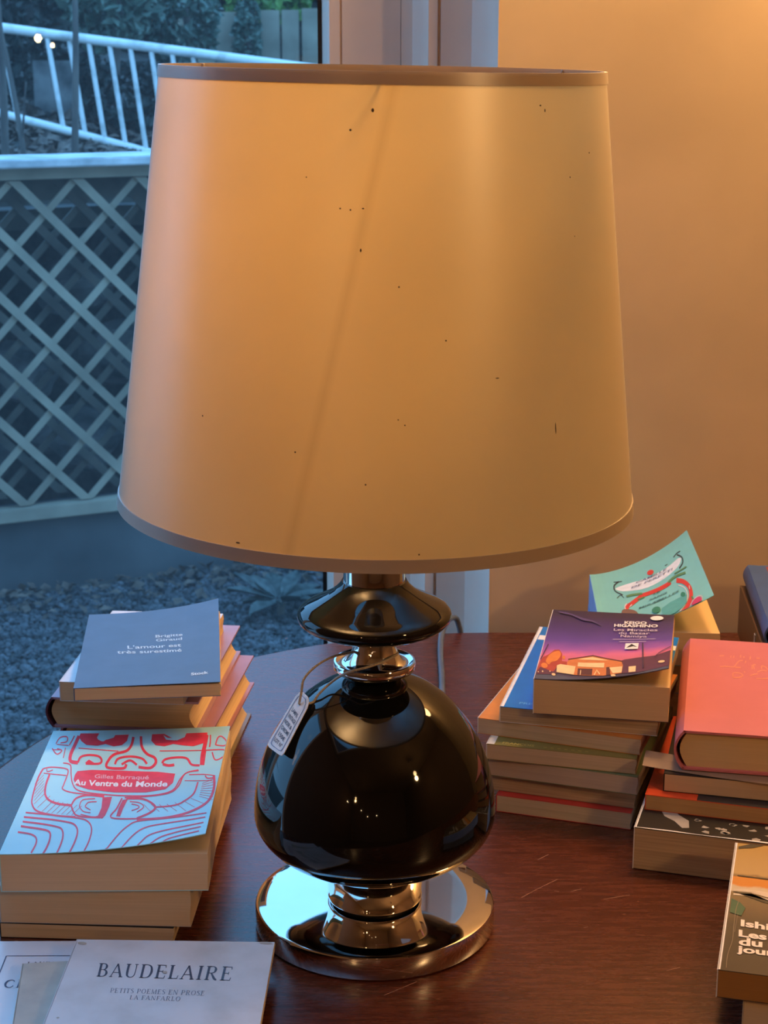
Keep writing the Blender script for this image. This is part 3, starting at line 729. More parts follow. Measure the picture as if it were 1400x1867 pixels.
M['scratch'] = noisy(mat('scratched_polish', (0.30, 0.14, 0.08), 0.6), (0.24, 0.10, 0.055), (0.36, 0.18, 0.11), 200)
for pts in [[(0.1244, 0.04), (0.1408, 0.0569), (0.159, 0.0741)], [(0.1444, 0.1108), (0.1552, 0.1216)], [(0.1535, 0.0519), (0.1577, 0.0509)], [(0.1675, 0.0509), (0.1775, 0.0559)], [(0.0076, -0.1167), (0.0331, -0.0967)], [(0.1718, -0.0121), (0.1756, -0.0103)], [(-0.1129, 0.7037), (-0.1105, 0.7078)], [(0.1917, 0.6259), (0.1952, 0.6297)], [(0.1941, 0.0371), (0.2175, 0.0449)], [(0.1034, 0.6018), (0.1069, 0.5945)], [(0.2293, -0.0802), (0.2408, -0.0752)]]:
    v, f = ribbon2d([(x - 0.13, y - 0.10, 0.0007) for x, y in pts])
    pyd('scratch', [(x, y, 0.00015) for x, y in v], [q[::-1] for q in f], M['scratch'], tb)

# ================================================================ the table lamp
LOC_L = (0.0, 0.0, 0.0)
lamp = tag(empty('table_lamp', LOC_L), 'large table lamp with cream tapered shade, black glazed ball and chrome base', 'lamp')
lathe('base_disc', [(0.0925, 0.0003), (0.0970, 0.001), (0.0983, 0.0028), (0.0983, 0.0190), (0.0977, 0.0206), (0.0962, 0.0213), (0.075, 0.0217), (0.036, 0.0222)], M['chrome'], lamp, 128)
lathe('foot_ring', [(0.0345, 0.0216), (0.0338, 0.0222), (0.0338, 0.0242), (0.0350, 0.0250)], M['black_plastic'], lamp, 96)
lathe('waist', [(0.0340, 0.0240), (0.0372, 0.0240), (0.0386, 0.0246), (0.0390, 0.0258), (0.0386, 0.0276), (0.0384, 0.0310), (0.0389, 0.0360), (0.0400, 0.0410), (0.0416, 0.0460), (0.0434, 0.0505), (0.0448, 0.0540), (0.0452, 0.0590)], M['chrome'], lamp, 96)
prof = []
A_b, ZC, BL, BU = 0.0978, 0.1008, 0.0495, 0.118
for i in range(26):
    a = R(-86 + 86*i/25); prof.append((A_b*math.cos(a), ZC + BL*math.sin(a)))
for i in range(1, 34):
    a = R(82*i/33); prof.append((A_b*math.cos(a), ZC + BU*math.sin(a)))
o = lathe('ball', prof, M['black_glaze'], lamp, 128); o['label'] = 'black glazed onion-shaped ball'
lathe('collar', [(0.016, 0.2160), (0.0285, 0.2200), (0.0315, 0.2222), (0.0328, 0.2240), (0.0328, 0.2284), (0.0322, 0.2296), (0.0308, 0.2298), (0.0280, 0.2280), (0.0250, 0.2278),
                 (0.0230, 0.2290), (0.0205, 0.2325), (0.0182, 0.2375), (0.0167, 0.2430), (0.0162, 0.2480), (0.0162, 0.2520)], M['chrome'], lamp, 96)
o = lathe('saucer', [(0.015, 0.2518), (0.034, 0.2532), (0.048, 0.2567), (0.0565, 0.2608), (0.0602, 0.2643), (0.0612, 0.2672), (0.0604, 0.2702), (0.0578, 0.2732), (0.0520, 0.2764),
                 (0.0445, 0.2800), (0.0372, 0.2842), (0.0315, 0.2885), (0.0275, 0.2928), (0.0256, 0.2962)], M['black_glaze'], lamp, 128)
o['label'] = 'black glazed flattened disc above the ball'
lathe('neck', [(0.0243, 0.2948), (0.0243, 0.352), (0.0225, 0.355), (0.010, 0.356)], M['chrome'], lamp, 64)
lathe('socket', [(0.012, 0.355), (0.017, 0.358), (0.018, 0.375), (0.018, 0.41), (0.015, 0.415)], M['black_plastic'], lamp, 32)
M['bulb_off'] = mat('unlit_bulb', (0.8, 0.78, 0.72), 0.25); noisy(M['bulb_off'], (0.76, 0.74, 0.68), (0.82, 0.80, 0.74), 20)
lathe('bulb', [(0.012, 0.412), (0.016, 0.43), (0.028, 0.455), (0.030, 0.472), (0.024, 0.492), (0.010, 0.503), (0.001, 0.505)], M['bulb_off'], lamp, 32)
tube('cord', [(0.03, 0.098, 0.006), (0.055, 0.22, 0.0042), (0.067, 0.38, 0.0042), (0.0734, 0.545, 0.0042), (0.0744, 0.635, 0.0046), (0.0775, 0.685, 0.013), (0.087, 0.715, 0.021), (0.099, 0.735, 0.011), (0.1045, 0.7425, -0.05), (0.105, 0.743, -0.3), (0.105, 0.743, -0.7)], 0.0036, M['grey_cable'], lamp, 10)
# shade, leaning a touch to the right
TH = R(1.0); PIV = 0.30
def tilt(o):
    o.rotation_euler = (0, TH, 0); o.location = (-PIV*math.sin(TH), 0, PIV*(1 - math.cos(TH))); return o
RS, ZS, RT, ZT = 0.1974, 0.3630, 0.1612, 0.6850
def sh_r(z): return RS + (RT - RS)*(z - ZS)/(ZT - ZS)
def shell(name, z0, z1, off, th, m, nz=2, n=160):
    v, f = [], []
    zz = [z0 + (z1-z0)*i/nz for i in range(nz+1)]
    prof = [(sh_r(z) + off, z) for z in zz] + [(sh_r(z) + off - th, z) for z in reversed(zz)]
    k = len(prof)
    for r, z in prof:
        for i in range(n): a = 2*math.pi*i/n; v.append((r*math.cos(a), r*math.sin(a), z))
    for j in range(k):
        for i in range(n): f.append((j*n+i, j*n+(i+1) % n, ((j+1) % k)*n+(i+1) % n, ((j+1) % k)*n+i))
    o = pyd(name, v, f, m, lamp, True); o.data.set_sharp_from_angle(angle=R(40)); return tilt(o)
def single(name, z0, z1, off, m, n=160):
    v = [((sh_r(z)+off)*math.cos(2*math.pi*i/n), (sh_r(z)+off)*math.sin(2*math.pi*i/n), z) for z in (z0, z1) for i in range(n)]
    f = [(i, (i+1) % n, n+(i+1) % n, n+i) for i in range(n)]
    return tilt(pyd(name, v, f, m, lamp, True))
o = single('lamp_shade', ZS+0.001, ZT-0.001, 0.0, M['shade']); o['label'] = 'cream paper drum shade with a slanting shadow streak painted into its colour'
shell('top_band', ZT-0.0075, ZT+0.0006, 0.0009, 0.0018, M['shade_band'])
shell('bottom_band', ZS-0.0006, ZS+0.0085, 0.0009, 0.0018, M['shade_band'])
hub = ZT - 0.006
tilt(lathe('spider_hub', [(0.004, hub-0.003), (0.007, hub-0.002), (0.007, hub+0.002), (0.004, hub+0.003)], M['chrome'], lamp, 24))
for a in (R(150), R(30), R(270)):
    tilt(tube('spider_arm', [(0.010*math.cos(a), 0.010*math.sin(a), hub), (0.08*math.cos(a), 0.08*math.sin(a), hub-0.012), (0.150*math.cos(a), 0.150*math.sin(a), hub-0.003), ((RT-0.001)*math.cos(a), (RT-0.001)*math.sin(a), ZT)], 0.0011, M['shade_band'], lamp, 6))
V, F = [], []
for (px, py, rx, ry) in [(674,210,3.2,4.5),(636,245,2.6,2.6),(725,520,2,2),(810,617,2,2),(1075,290,2.5,2),(1035,332,2,2),(620,383,2,2),(638,385,2,2),(660,382,2.6,1.6),(545,827,2,2.2),(672,880,2,2),
                         (972,200,3,2),(981,209,2,4),(657,456,2,4),(1020,797,1.6,14),(370,783,2,2),(740,770,1.6,1.6),(728,760,1.6,1.6),(1048,442,1.5,1.5),(905,690,5,1.2),(440,1020,6,2),(770,1010,2,2),(560,330,1.5,1.5)]:
    x = (px-690)*0.00037; z = 0.69 - (py-130)*0.000358; z = min(max(z, ZS+0.012), ZT-0.01); k = len(V)
    r0 = sh_r(z) + 0.0003; ph = -math.acos(max(-1, min(1, x/r0)))
    for j in range(8):
        w = 2*math.pi*j/8; zz = z + ry*0.00029*math.sin(w); p2 = ph + rx*0.0003*math.cos(w)/r0; r1 = sh_r(zz) + 0.0003
        V.append((r1*math.cos(p2), r1*math.sin(p2), zz))
    F.append(tuple(range(k, k+8)))
o = tilt(pyd('specks', V, F, M['speck'], lamp)); o['kind'] = 'stuff'

# ---- price tag on its string
pt = tag(empty('price_tag', (-0.0565, -0.016, 0.208)), 'white price tag with handwriting, tied by string round the lamp neck', 'tag')
P0 = Vector((-0.0565, -0.016, 0.208))
TLc, TRc, BRc, BLc = Vector((-0.0592, -0.0014, 0.2055)), Vector((-0.0494, -0.0249, 0.2049)), Vector((-0.0714, -0.0509, 0.1681)), Vector((-0.0851, -0.0254, 0.1670))
def tg(s, t, off=0.0):
    p = (TLc*(1-s) + TRc*s)*(1-t) + (BLc*(1-s) + BRc*s)*t
    nn = (TRc - TLc).cross(BLc - TLc).normalized()
    if nn.z < 0: nn = -nn
    return p + nn*off - P0
def tagpoly(pts, o0, o1): 
    n = len(pts); v = [tg(s, t, o0) for s, t in pts] + [tg(s, t, o1) for s, t in pts]
    f = [tuple(range(n)), tuple(range(2*n-1, n-1, -1))] + [(i, n+i, n+(i+1) % n, (i+1) % n) for i in range(n)]
    return v, f
oct_ = [(0.30, 0), (0.70, 0), (0.93, 0.05), (1, 0.14), (1, 0.93), (0.95, 0.985), (0.80, 1), (0.18, 1), (0.04, 0.98), (0, 0.92), (0, 0.14), (0.07, 0.05)]
v, f = tagpoly(oct_, 0.0003, -0.0003); pyd('card', v, f, M['tag_card'], pt)
ins = [(0.5 + (s-0.5)*0.76, 0.5 + (t-0.5)*0.90) for s, t in oct_]; ins2 = [(0.5 + (s-0.5)*0.68, 0.5 + (t-0.5)*0.88) for s, t in oct_]
n = len(ins); pyd('border', [tg(s, t, 0.0006) for s, t in ins + ins2], [(i, (i+1) % n, n+(i+1) % n, n+i) for i in range(n)], M['tag_border'], pt)
V, F = [], []
for i, (s, a, b) in enumerate([('LAMPE', .26, .72), ('VINTAGE', .22, .80), ('NOIR &', .22, .76), ('CHROME', .22, .78), ('150€', .28, .72), ('LOT N°', .22, .76)]):
    tv, tf = text2d(s, 0.012); k = len(V); y0 = 0.36 + 0.105*i
    V += [tg(a + (b-a)*x, y0 - 0.062*y + 0.03*(x-.5), 0.0007) for x, y in tv]; F += [tuple(q + k for q in t) for t in tf]
pyd('handwriting', V, F, M['tag_ink'], pt)
hv = [tg(0.5 + 0.06*math.cos(a), 0.18 + 0.016*math.sin(a), 0.0007) for a in [2*math.pi*i/12 for i in range(12)]]
pyd('hole', hv, [tuple(range(12))], M['black_plastic'], pt)
hp = tuple(tg(0.5, 0.18, 0.0012) + P0)
sp_ = [hp, (-0.0575, -0.0200, 0.2094), (-0.0552, -0.0210, 0.2213), (-0.0460, -0.0220, 0.2321), (-0.0332, -0.0200, 0.2391), (-0.0183, -0.0100, 0.2396), (-0.0107, 0.0040, 0.2364), (-0.004, 0.0175, 0.2440), (0.010, 0.0140, 0.2430), (0.0180, 0.0000, 0.2365), (0.0154, -0.0120, 0.2371), (0.0076, -0.0240, 0.2370), (-0.0060, -0.0335, 0.2355), (-0.0179, -0.0340, 0.2325), (-0.0276, -0.0240, 0.2242), (-0.0365, -0.0165, 0.2145), (-0.0443, -0.0185, 0.2070), (-0.0482, -0.0195, 0.2014), tuple(tg(0.75, 0.10, -0.0008) + P0)]
tube('string', [tuple(Vector(p) - P0) for p in sp_], 0.00105, M['string'], pt, 6, 6)

# ================================================================ books
BLACKC = card('black_card', (0.012, 0.012, 0.013))
WHITEC = card('white_card', (0.70, 0.70, 0.70))

def page_block(w, l, t, ct, hard, m, root, inset_=0.0):
    """sheets between the boards; hardcovers get a rounded back and a hollow fore edge"""
    u0, u1 = (0.004, w - 0.004) if hard else (0.0004, w - inset_)
    z0, z1 = ct, t - ct; sec = []
    K = 8
    for i in range(K+1):
        q = i/K; z = z0 + (z1-z0)*q
        sec.append((u1 - (0.22*(z1-z0)*math.sin(math.pi*q) if hard else 0.0006*math.sin(2*math.pi*q*1.0)), z))
    for i in range(K+1):
        q = 1 - i/K; z = z0 + (z1-z0)*q
        sec.append((u0 - (0.20*(z1-z0)*math.sin(math.pi*q) if hard else 0.0), z))
    y0, y1 = (0.0035, l-0.0035) if hard else (0.0, l)
    n = len(sec)
    v = [(u, y0, z) for u, z in sec] + [(u, y1, z) for u, z in sec]
    f = [(i, (i+1) % n, n+(i+1) % n, n+i) for i in range(n)] + [tuple(range(n-1, -1, -1)), tuple(range(n, 2*n))]
    return pyd('page_block', v, f, m, root)

def book(label, fl, ang, w, l, z0, t, cover, page=CREAM, spine=None, back=None, lift=(0, 0), hard=False, group=None, p=2.0, dark=0.78, lines=900, inset_=0.0, cat='book', trim=None, name='book', ct=None, wob=0.0):
    ct = ct or (0.0022 if hard else 0.0006)
    root = tag(empty(name, (fl[0], fl[1], z0), R(ang)), label, cat, group)
    Af, Ab = lift
    def surf(u, v, d=0.0):
        q = max(0.0, min(1.0, u/w)); vv = v/l
        L = (Af*(1-vv) + Ab*vv)*q**p + wob*math.sin(math.pi*q)*(1-vv)**4
        z = t + L + d
        if hard: z -= 0.0011*math.exp(-((u-0.011)/0.0022)**2)
        k = L/max(u, 1e-5)
        return (u*(1 - 0.60*k*k), v, z)
    b = {'root': root, 'w': w, 'l': l, 'surf': surf, 't': t, 'curved': bool(Af or Ab or hard)}
    back = back or cover
    boxo('back_cover', 0, w, 0, l, 0, ct, back, root)
    page_block(w, l, t, ct, hard, pages(page, dark, lines), root, inset_)
    # front cover sheet
    NU, NV = (20, 12) if (Af or Ab or hard) else (4, 2)
    V, F = [], []; uv = []
    for lay in (0, 1):
        for j in range(NV+1):
            for i in range(NU+1):
                u, v_ = w*i/NU, l*j/NV; q = surf(u, v_); V.append((q[0], q[1], q[2] - lay*ct)); uv.append((i/NU, j/NV))
    s = NU+1; K = s*(NV+1)
    for j in range(NV):
        for i in range(NU):
            a = j*s+i; F.append((a, a+1, a+s+1, a+s)); F.append((K+a, K+a+s, K+a+s+1, K+a+1))
    ed = [(j*s, (j+1)*s) for j in range(NV)] + [((NV)*s+i, NV*s+i+1) for i in range(NU)] + [((j+1)*s+NU, j*s+NU) for j in range(NV)] + [(i+1, i) for i in range(NU)]
    for a, c in ed: F.append((a, c, K+c, K+a))
    c = pyd('front_cover', V, F, cover, root)
    ul = c.data.uv_layers.new(name='cover')
    for lp in c.data.loops: ul.data[lp.index].uv = uv[lp.vertex_index]
    if hard:
        c.data.shade_smooth(); c.data.set_sharp_from_angle(angle=R(40))
    b['cover'] = c
    spm = spine or cover
    if hard:
        n = 12; sec = []
        for i in range(n+1):
            q = i/n; sec.append((0.0005 - 0.22*t*math.sin(math.pi*q)**0.8, t*q))
        inn = [(u + 0.0020, ct*0.6 + (t - 1.2*ct)*(i/n)) for i, (u, z) in enumerate(sec)][::-1]
        sec = sec + inn; k = len(sec)
        v = [(u, 0, z) for u, z in sec] + [(u, l, z) for u, z in sec]
        f = [(i, (i+1) % k, k+(i+1) % k, k+i) for i in range(k)] + [(i, k-1-i, k-2-i, i+1) for i in range(n)] + [(k+i, k+i+1, 2*k-2-i, 2*k-1-i) for i in range(n)]
        o = pyd('spine', v, f, spm, root, True); o.data.set_sharp_from_angle(angle=R(40))
        bm = bmesh.new(); bm.from_mesh(o.data); bmesh.ops.recalc_face_normals(bm, faces=bm.faces[:]); bm.to_mesh(o.data); bm.free()
    else:
        boxo('spine', -ct, 0.0003, 0, l, 0, t, spm, root)
    return b

GAP = 0.0003
# ------------------------------------------------ left front pile (A)
b = book('thin black-covered paperback at the bottom of the near left pile', (-0.304, -0.028), -3.5, 0.142, 0.235, GAP, 0.0132, BLACKC, TAN, dark=0.85)
b = book('thick pale-edged paperback lying directly under the turquoise and red cover', (-0.303, -0.028), -2.8, 0.155, 0.245, 0.0138, 0.0330, card('faded_cover', (0.55, 0.50, 0.44)), (0.72, 0.54, 0.34), dark=0.88)
TURQ = card('turquoise_cover', (0.40, 0.74, 0.80), 0.28, 0.02)
RED = ink('red_ink', (0.78, 0.045, 0.075)); ROSE = ink('pale_pink_ink', (0.80, 0.45, 0.50)); WHT = ink('white_ink', (0.85, 0.85, 0.85))
b = book('turquoise paperback with red carved-mask drawing, topmost of the near left pile', (-0.298, -0.040), 0.8, 0.165, 0.256, 0.0472, 0.0330, TURQ, (0.74, 0.56, 0.36), lift=(0.017, 0.004), p=2.2, dark=0.90, ct=0.0007)
ART = Art(b, [(302, 16), (1352, -32), (1193, 573), (0, 725)])
w_ = lambda pts, w: [(x, y, w) for x, y in pts]
fills = [[(480,25),(600,20),(585,45),(595,58),(650,55),(690,42),(700,27),(782,22),(772,58),(740,84),(690,92),(640,80),(590,92),(520,90),(487,70),(470,45)],
         [(920,18),(990,14),(985,40),(1010,55),(1060,52),(1105,32),(1115,10),(1230,6),(1222,60),(1195,72),(1150,86),(1090,80),(1040,72),(990,86),(940,80),(915,55)],
         [(470,240),(560,229),(750,226),(950,229),(1045,240),(1032,290),(990,325),(880,342),(700,346),(540,336),(468,320),(447,290),(455,260)],
         [(630,375),(686,370),(672,420),(648,470),(630,488),(602,480),(625,430)], [(748,385),(780,378),(752,430),(735,472),(712,472),(725,430)],
         [(515,192),(540,172),(575,190)]]
lines = [([(470,40),(447,90),(424,140),(418,175),(430,190),(470,193)],15), ([(1225,20),(1212,80),(1196,140),(1190,195)],15),
 ([(470,192),(487,160),(535,147),(595,150),(618,170),(604,192),(520,196)],9), ([(810,35),(798,82),(768,115),(700,135),(665,165),(652,210),(750,213),(768,190)],11),
 ([(855,30),(860,90),(890,130),(932,150),(938,180),(905,208),(840,204)],11), ([(700,192),(720,160),(790,146),(860,156),(888,186)],9), ([(740,192),(790,168),(830,192)],9),
 ([(975,182),(992,160),(1050,149),(1110,154),(1135,190),(1178,196)],9), ([(978,186),(1010,194),(1042,190)],11), ([(470,110),(600,114),(720,118)],4), ([(962,112),(1080,111),(1192,110)],4),
 ([(320,92),(345,55),(390,48),(392,75),(350,86)],5), ([(440,40),(425,70),(408,96)],5), ([(325,95),(405,98)],4), ([(296,120),(330,152),(362,130),(330,120)],5), ([(385,112),(380,140),(374,172)],4), ([(305,128),(345,126)],4),
 ([(1245,20),(1242,60),(1236,92)],5), ([(1268,80),(1282,40),(1302,30),(1326,60),(1315,86),(1268,80)],5), ([(1215,110),(1322,112),(1304,150),(1262,168),(1248,122)],5), ([(1215,112),(1200,196)],4),
 ([(245,240),(300,228),(390,230),(410,250),(386,320),(382,345),(450,360),(640,366)],5), ([(245,240),(213,300),(187,400),(190,445),(230,477),(350,489),(470,487)],7),
 ([(290,270),(270,330),(270,382),(300,412),(360,426),(440,428)],9), ([(250,265),(330,267),(400,268)],4), ([(270,240),(275,255),(310,243)],4),
 ([(440,428),(470,388),(540,368),(640,372)],7), ([(440,428),(455,460),(490,482),(620,482)],7), ([(660,372),(610,474),(500,472)],4), ([(490,430),(510,395),(585,384)],4), ([(490,430),(515,455),(560,460)],4), ([(525,430),(545,406),(595,400)],4), ([(528,432),(560,446)],4),
 ([(745,375),(715,430),(684,480),(830,482)],6), ([(770,377),(860,377),(915,400),(932,425),(900,452),(830,480)],8), ([(790,392),(845,398),(868,420),(830,448)],4), ([(800,405),(835,412),(840,425),(800,440)],4),
 ([(1172,225),(1100,240),(1060,310),(1010,345),(900,362),(760,372)],5), ([(375,200),(422,208),(430,260),(442,310),(480,345),(600,358),(800,362),(940,355),(1030,330),(1072,270),(1110,235),(1170,222)],5),
 ([(1250,255),(1246,330),(1210,402),(1120,450),(1000,476),(830,487)],9), ([(1165,290),(1142,350),(1100,385),(1040,412),(932,421)],6), ([(1095,280),(1240,285)],3), ([(1120,247),(1200,248),(1252,258)],4), ([(1205,255),(1215,270),(1245,270)],5),
 ([(150,490),(300,488),(480,492),(545,506),(570,545),(555,610),(515,685)],6), ([(140,515),(300,512),(400,516),(462,526),(486,560),(470,620),(435,685)],7), ([(135,540),(250,540),(340,545),(387,556),(398,592),(385,640),(360,693)],7),
 ([(125,565),(260,568),(312,578),(318,612),(300,660),(278,696)],8), ([(108,598),(190,600),(228,614),(232,645),(205,696)],7),
 ([(1202,463),(1000,480),(840,494),(780,520),(720,572),(637,670)],5), ([(1195,485),(980,508),(870,530),(800,576),(722,660)],5), ([(1185,513),(1000,540),(900,566),(850,605),(808,645)],5), ([(1170,535),(1050,554),(950,582),(880,632)],5), ([(1160,557),(1060,574),(990,592),(945,624)],5)]
for i in range(15):
    q = i/14; x0 = 205 + 60*min(1, q*2.2); 
    lines.append(([(196 + 12*q + max(0, q-.45)*430, 330 + 150*min(1, q*1.7)), (252 + 25*q + max(0, q-.4)*380, 275 + 130*min(1, q*1.7) + 40*max(0, q-.45))], 2))
    lines.append(([(1248 - 20*q - max(0, q-.5)*640, 275 + 170*min(1, q*1.4)), (1188 - 40*q - max(0, q-.5)*560, 300 + 105*min(1, q*1.3))], 2))
ART.put('drawing', RED, [poly2d(p) for p in fills] + [ribbon2d(w_(p, w*1.35 if w > 2 else w*1.1)) for p, w in lines])
ART.put('eye_mark', TURQ, [poly2d([(600,58),(612,40),(660,30),(690,40),(650,52),(625,66)], True), poly2d([(985,22),(1000,48),(1050,52),(1085,34),(1060,40),(1010,38)])])
ART.put('author_name', ROSE, [ART.line('Gilles Barraqué', (577, 274), (897, 271), 22, (0.2, -1), 0.015)])
ART.put('title', WHT, [ART.line('Au Ventre du Monde', (447, 317), (1000, 310), 30, (0.2, -1), 0.03)])

# ------------------------------------------------ left rear pile (B)
b = book('maroon-edged hardback at the very bottom of the far left pile', (-0.302, 0.275), -5.5, 0.148, 0.195, GAP, 0.0375, card('olive_cloth', (0.20, 0.16, 0.09)), TAN, hard=True)
b = book('dusty pink hardback second from the bottom of the far left pile', (-0.300, 0.262), -6.5, 0.146, 0.205, 0.0382, 0.0325, card('rose_cloth', (0.42, 0.20, 0.24)), (0.78, 0.54, 0.28), hard=True)
b = book('mauve hardback with dark rounded spine, under the two paperbacks of the far left pile', (-0.309, 0.247), -5.5, 0.142, 0.224, 0.0710, 0.0310, card('mauve_cloth', (0.42, 0.24, 0.30)), (0.76, 0.55, 0.30), spine=card('dark_spine_cloth', (0.10, 0.03, 0.05)), hard=True)
b = book('white paperback peeking out under the slate-blue book of the far left pile', (-0.298, 0.236), -5.0, 0.118, 0.212, 0.1023, 0.0195, WHITEC, (0.72, 0.50, 0.27), dark=0.88)
SLATE = card('slate_blue_cover', (0.075, 0.125, 0.22), 0.42, 0.06)
b = book('slate-blue paperback with small white lettering, topmost of the far left pile', (-0.275, 0.185), 5.5, 0.133, 0.212, 0.1221, 0.0125, SLATE, (0.74, 0.50, 0.26), lift=(0.0015, 0.0135), p=2.4, dark=0.88, wob=0.0007)
ART = Art(b, [(177, 1118), (405, 1080), (397, 1239), (135, 1253)])
PALE = ink('pale_blue_ink', (0.60, 0.74, 0.84))
ART.put('author_name', PALE, [ART.line('Brigitte', (277, 1152.5), (327, 1148), 5.0, (0.05, -1), 0.01), ART.line('Giraud', (277, 1160), (325, 1156), 5.0, (0.05, -1), 0.01)])
ART.put('title', PALE, [ART.line("L'amour est", (227, 1176), (322, 1169), 6.2, (0.05, -1), 0.012), ART.line('très surestimé', (209, 1186), (322, 1179), 6.2, (0.05, -1), 0.012)])
ART.put('imprint', PALE, [ART.line('Stock', (336, 1227), (372, 1223), 5.2, (0.05, -1), 0.03)])

# ------------------------------------------------ booklets at the bottom left
IVORY = card('ivory_cover', (0.66, 0.62, 0.58), 0.5, 0.03)
NAVY = ink('navy_ink', (0.035, 0.04, 0.10)); BLK = ink('black_ink', (0.02, 0.02, 0.025)); GRN = ink('dark_green_ink', (0.03, 0.09, 0.09))
b = book('white booklet with thin blue frame line, lowest of the three near booklets', (-0.312, -0.256), 0.5, 0.150, 0.208, GAP, 0.0075, card('white_gloss_cover', (0.72, 0.72, 0.74), 0.28, 0.02), (0.7, 0.62, 0.5))
ART = Art(b)
def frame(x0, x1, y0, y1, w):
    return [ribbon2d([(x0, y0, w), (x1, y0, w)], False), ribbon2d([(x0, y1, w), (x1, y1, w)], False), ribbon2d([(x0, y0, w), (x0, y1, w)], False), ribbon2d([(x1, y0, w), (x1, y1, w)], False)]
ART.put('frame_line', NAVY, frame(0.0235, 0.130, 0.02, 0.1845, 0.0008))
ART.put('author_name', BLK, [ART.line('LAURENT', (0.042, 0.1705), (0.075, 0.1705), 0.0045, (0, 1), serif=True), ART.line('B', (0.078, 0.1705), (0.0815, 0.1705), 0.0045, (0, 1), serif=True)])
ART.put('title', NAVY, [ART.line('CHER', (0.030, 0.1370), (0.068, 0.1370), 0.0110, (0.0015, 1), serif=True)])
ART.put('portrait', ink('brown_ink', (0.16, 0.08, 0.04)), [ellipse2d(0.056, 0.153, 0.013, 0.010)])
GREIGE = mat('worn_beige_cover', (0.5, 0.46, 0.38), 0.6); noisy(GREIGE, (0.40, 0.38, 0.33), (0.56, 0.52, 0.43), 34, detail=8, lo=0.3, hi=0.7)
b = book('worn beige booklet half hidden under the grey-white poetry booklet', (-0.2520, -0.264), 6.7, 0.125, 0.170, 0.0081, 0.0068, GREIGE, (0.62, 0.52, 0.38))
ART = Art(b)
ART.put('title', BLK, [ART.line('M', (0.052, 0.1345), (0.066, 0.1345), 0.0125, (0, 1), serif=True)])
ART.put('subtitle', GRN, [ART.line('PA', (0.0445, 0.1150), (0.0535, 0.1150), 0.0055, (0, 1), serif=True)])
PEARL = mat('aged_white_cover', (0.62, 0.62, 0.61), 0.5); noisy(PEARL, (0.54, 0.53, 0.51), (0.66, 0.66, 0.66), 22, detail=6, lo=0.3, hi=0.55)
b = book('grey-white poetry booklet with large dark serif title, topmost of the near booklets', (-0.2385, -0.246), -1.6, 0.1555, 0.176, 0.0152, 0.0066, PEARL, (0.60, 0.50, 0.36))
ART = Art(b, [(140, 1712), (493, 1728), (484.5, 1920), (77, 1920)])
INDIGO = ink('faded_indigo_ink', (0.055, 0.065, 0.10))
ART.put('title', INDIGO, [ART.line('BAUDELAIRE', (185, 1773.5), (430, 1785), 21, (0.12, -1), serif=True)])
ART.put('subtitle', ink('grey_ink', (0.20, 0.22, 0.27)), [ART.line('PETITS POEMES EN PROSE', (216, 1800), (387, 1807), 7, (0.12, -1), serif=True), ART.line('LA FANFARLO', (254, 1811.5), (346, 1815), 6.5, (0.12, -1), serif=True)])
ART.put('worn_patch', ink('foxing', (0.46, 0.40, 0.32)), [ellipse2d(124, 1840, 3, 1.2), ellipse2d(150, 1719, 9, 2.2, 0.1), ellipse2d(478, 1729, 11, 1.8, 0.1), ellipse2d(312, 1770, 4, 2)])

# ------------------------------------------------ right middle pile (C)
b = book('red-covered paperback at the bottom of the pile right of the lamp', (0.114, 0.212), -18.5, 0.128, 0.190, GAP, 0.0168, card('red_cover', (0.55, 0.04, 0.03)), (0.62, 0.47, 0.29), dark=0.8)
b = book('ragged brown-edged paperback resting on the red one, right of the lamp', (0.109, 0.224), -18.5, 0.138, 0.180, 0.0174, 0.0166, card('drab_cover', (0.30, 0.24, 0.16)), (0.56, 0.41, 0.25), dark=0.6, lines=500)
b = book('smooth grey-brown edged paperback, third from the bottom right of the lamp', (0.106, 0.219), -19, 0.142, 0.185, 0.0343, 0.0180, card('dull_green_cover', (0.16, 0.20, 0.10)), (0.50, 0.38, 0.28), dark=0.9)
OLIVE = card('olive_cover', (0.22, 0.19, 0.05))
b = book('olive paperback with white spine, in the middle of the pile right of the lamp', (0.104, 0.214), -15, 0.140, 0.258, 0.0526, 0.0155, OLIVE, (0.60, 0.46, 0.30), spine=WHITEC, dark=0.85)
ART = Art(b)
ART.put('cover_panel', ink('pale_ink', (0.72, 0.70, 0.62)), [poly2d([(0.0, 0.0), (0.007, 0.0), (0.007, 0.257), (0.0, 0.257)]), poly2d([(0.0, 0.222), (0.03, 0.222), (0.03, 0.232), (0.0, 0.232)]), poly2d([(0.0, 0.252), (0.05, 0.252), (0.05, 0.262), (0.0, 0.262)])])
ART.put('lettering', ink('yellow_ink', (0.55, 0.45, 0.12)), [ART.line('FRANCOIS', (0.014, 0.0035), (0.044, 0.0035), 0.005, (0, 1), 0.02), ART.line('- - - - - - -', (0.053, 0.0035), (0.095, 0.0035), 0.005, (0, 1), 0.02)])
ORANGE = card('orange_cover', (0.60, 0.22, 0.045), 0.4, 0.1)
b = book('orange-covered paperback with a white spine, just under the bright blue book', (0.097, 0.239), -20, 0.156, 0.180, 0.0684, 0.0158, ORANGE, (0.60, 0.45, 0.29), spine=WHITEC, dark=0.8)
BLUE = card('bright_blue_cover', (0.006, 0.19, 0.58), 0.35, 0.05)
b = book('bright blue paperback with white-banded cover, under the violet dusk cover', (0.117, 0.228), -14, 0.147, 0.238, 0.0845, 0.0155, BLUE, (0.58, 0.43, 0.27), spine=WHITEC, back=WHITEC, dark=0.6, lines=500)
ART = Art(b)
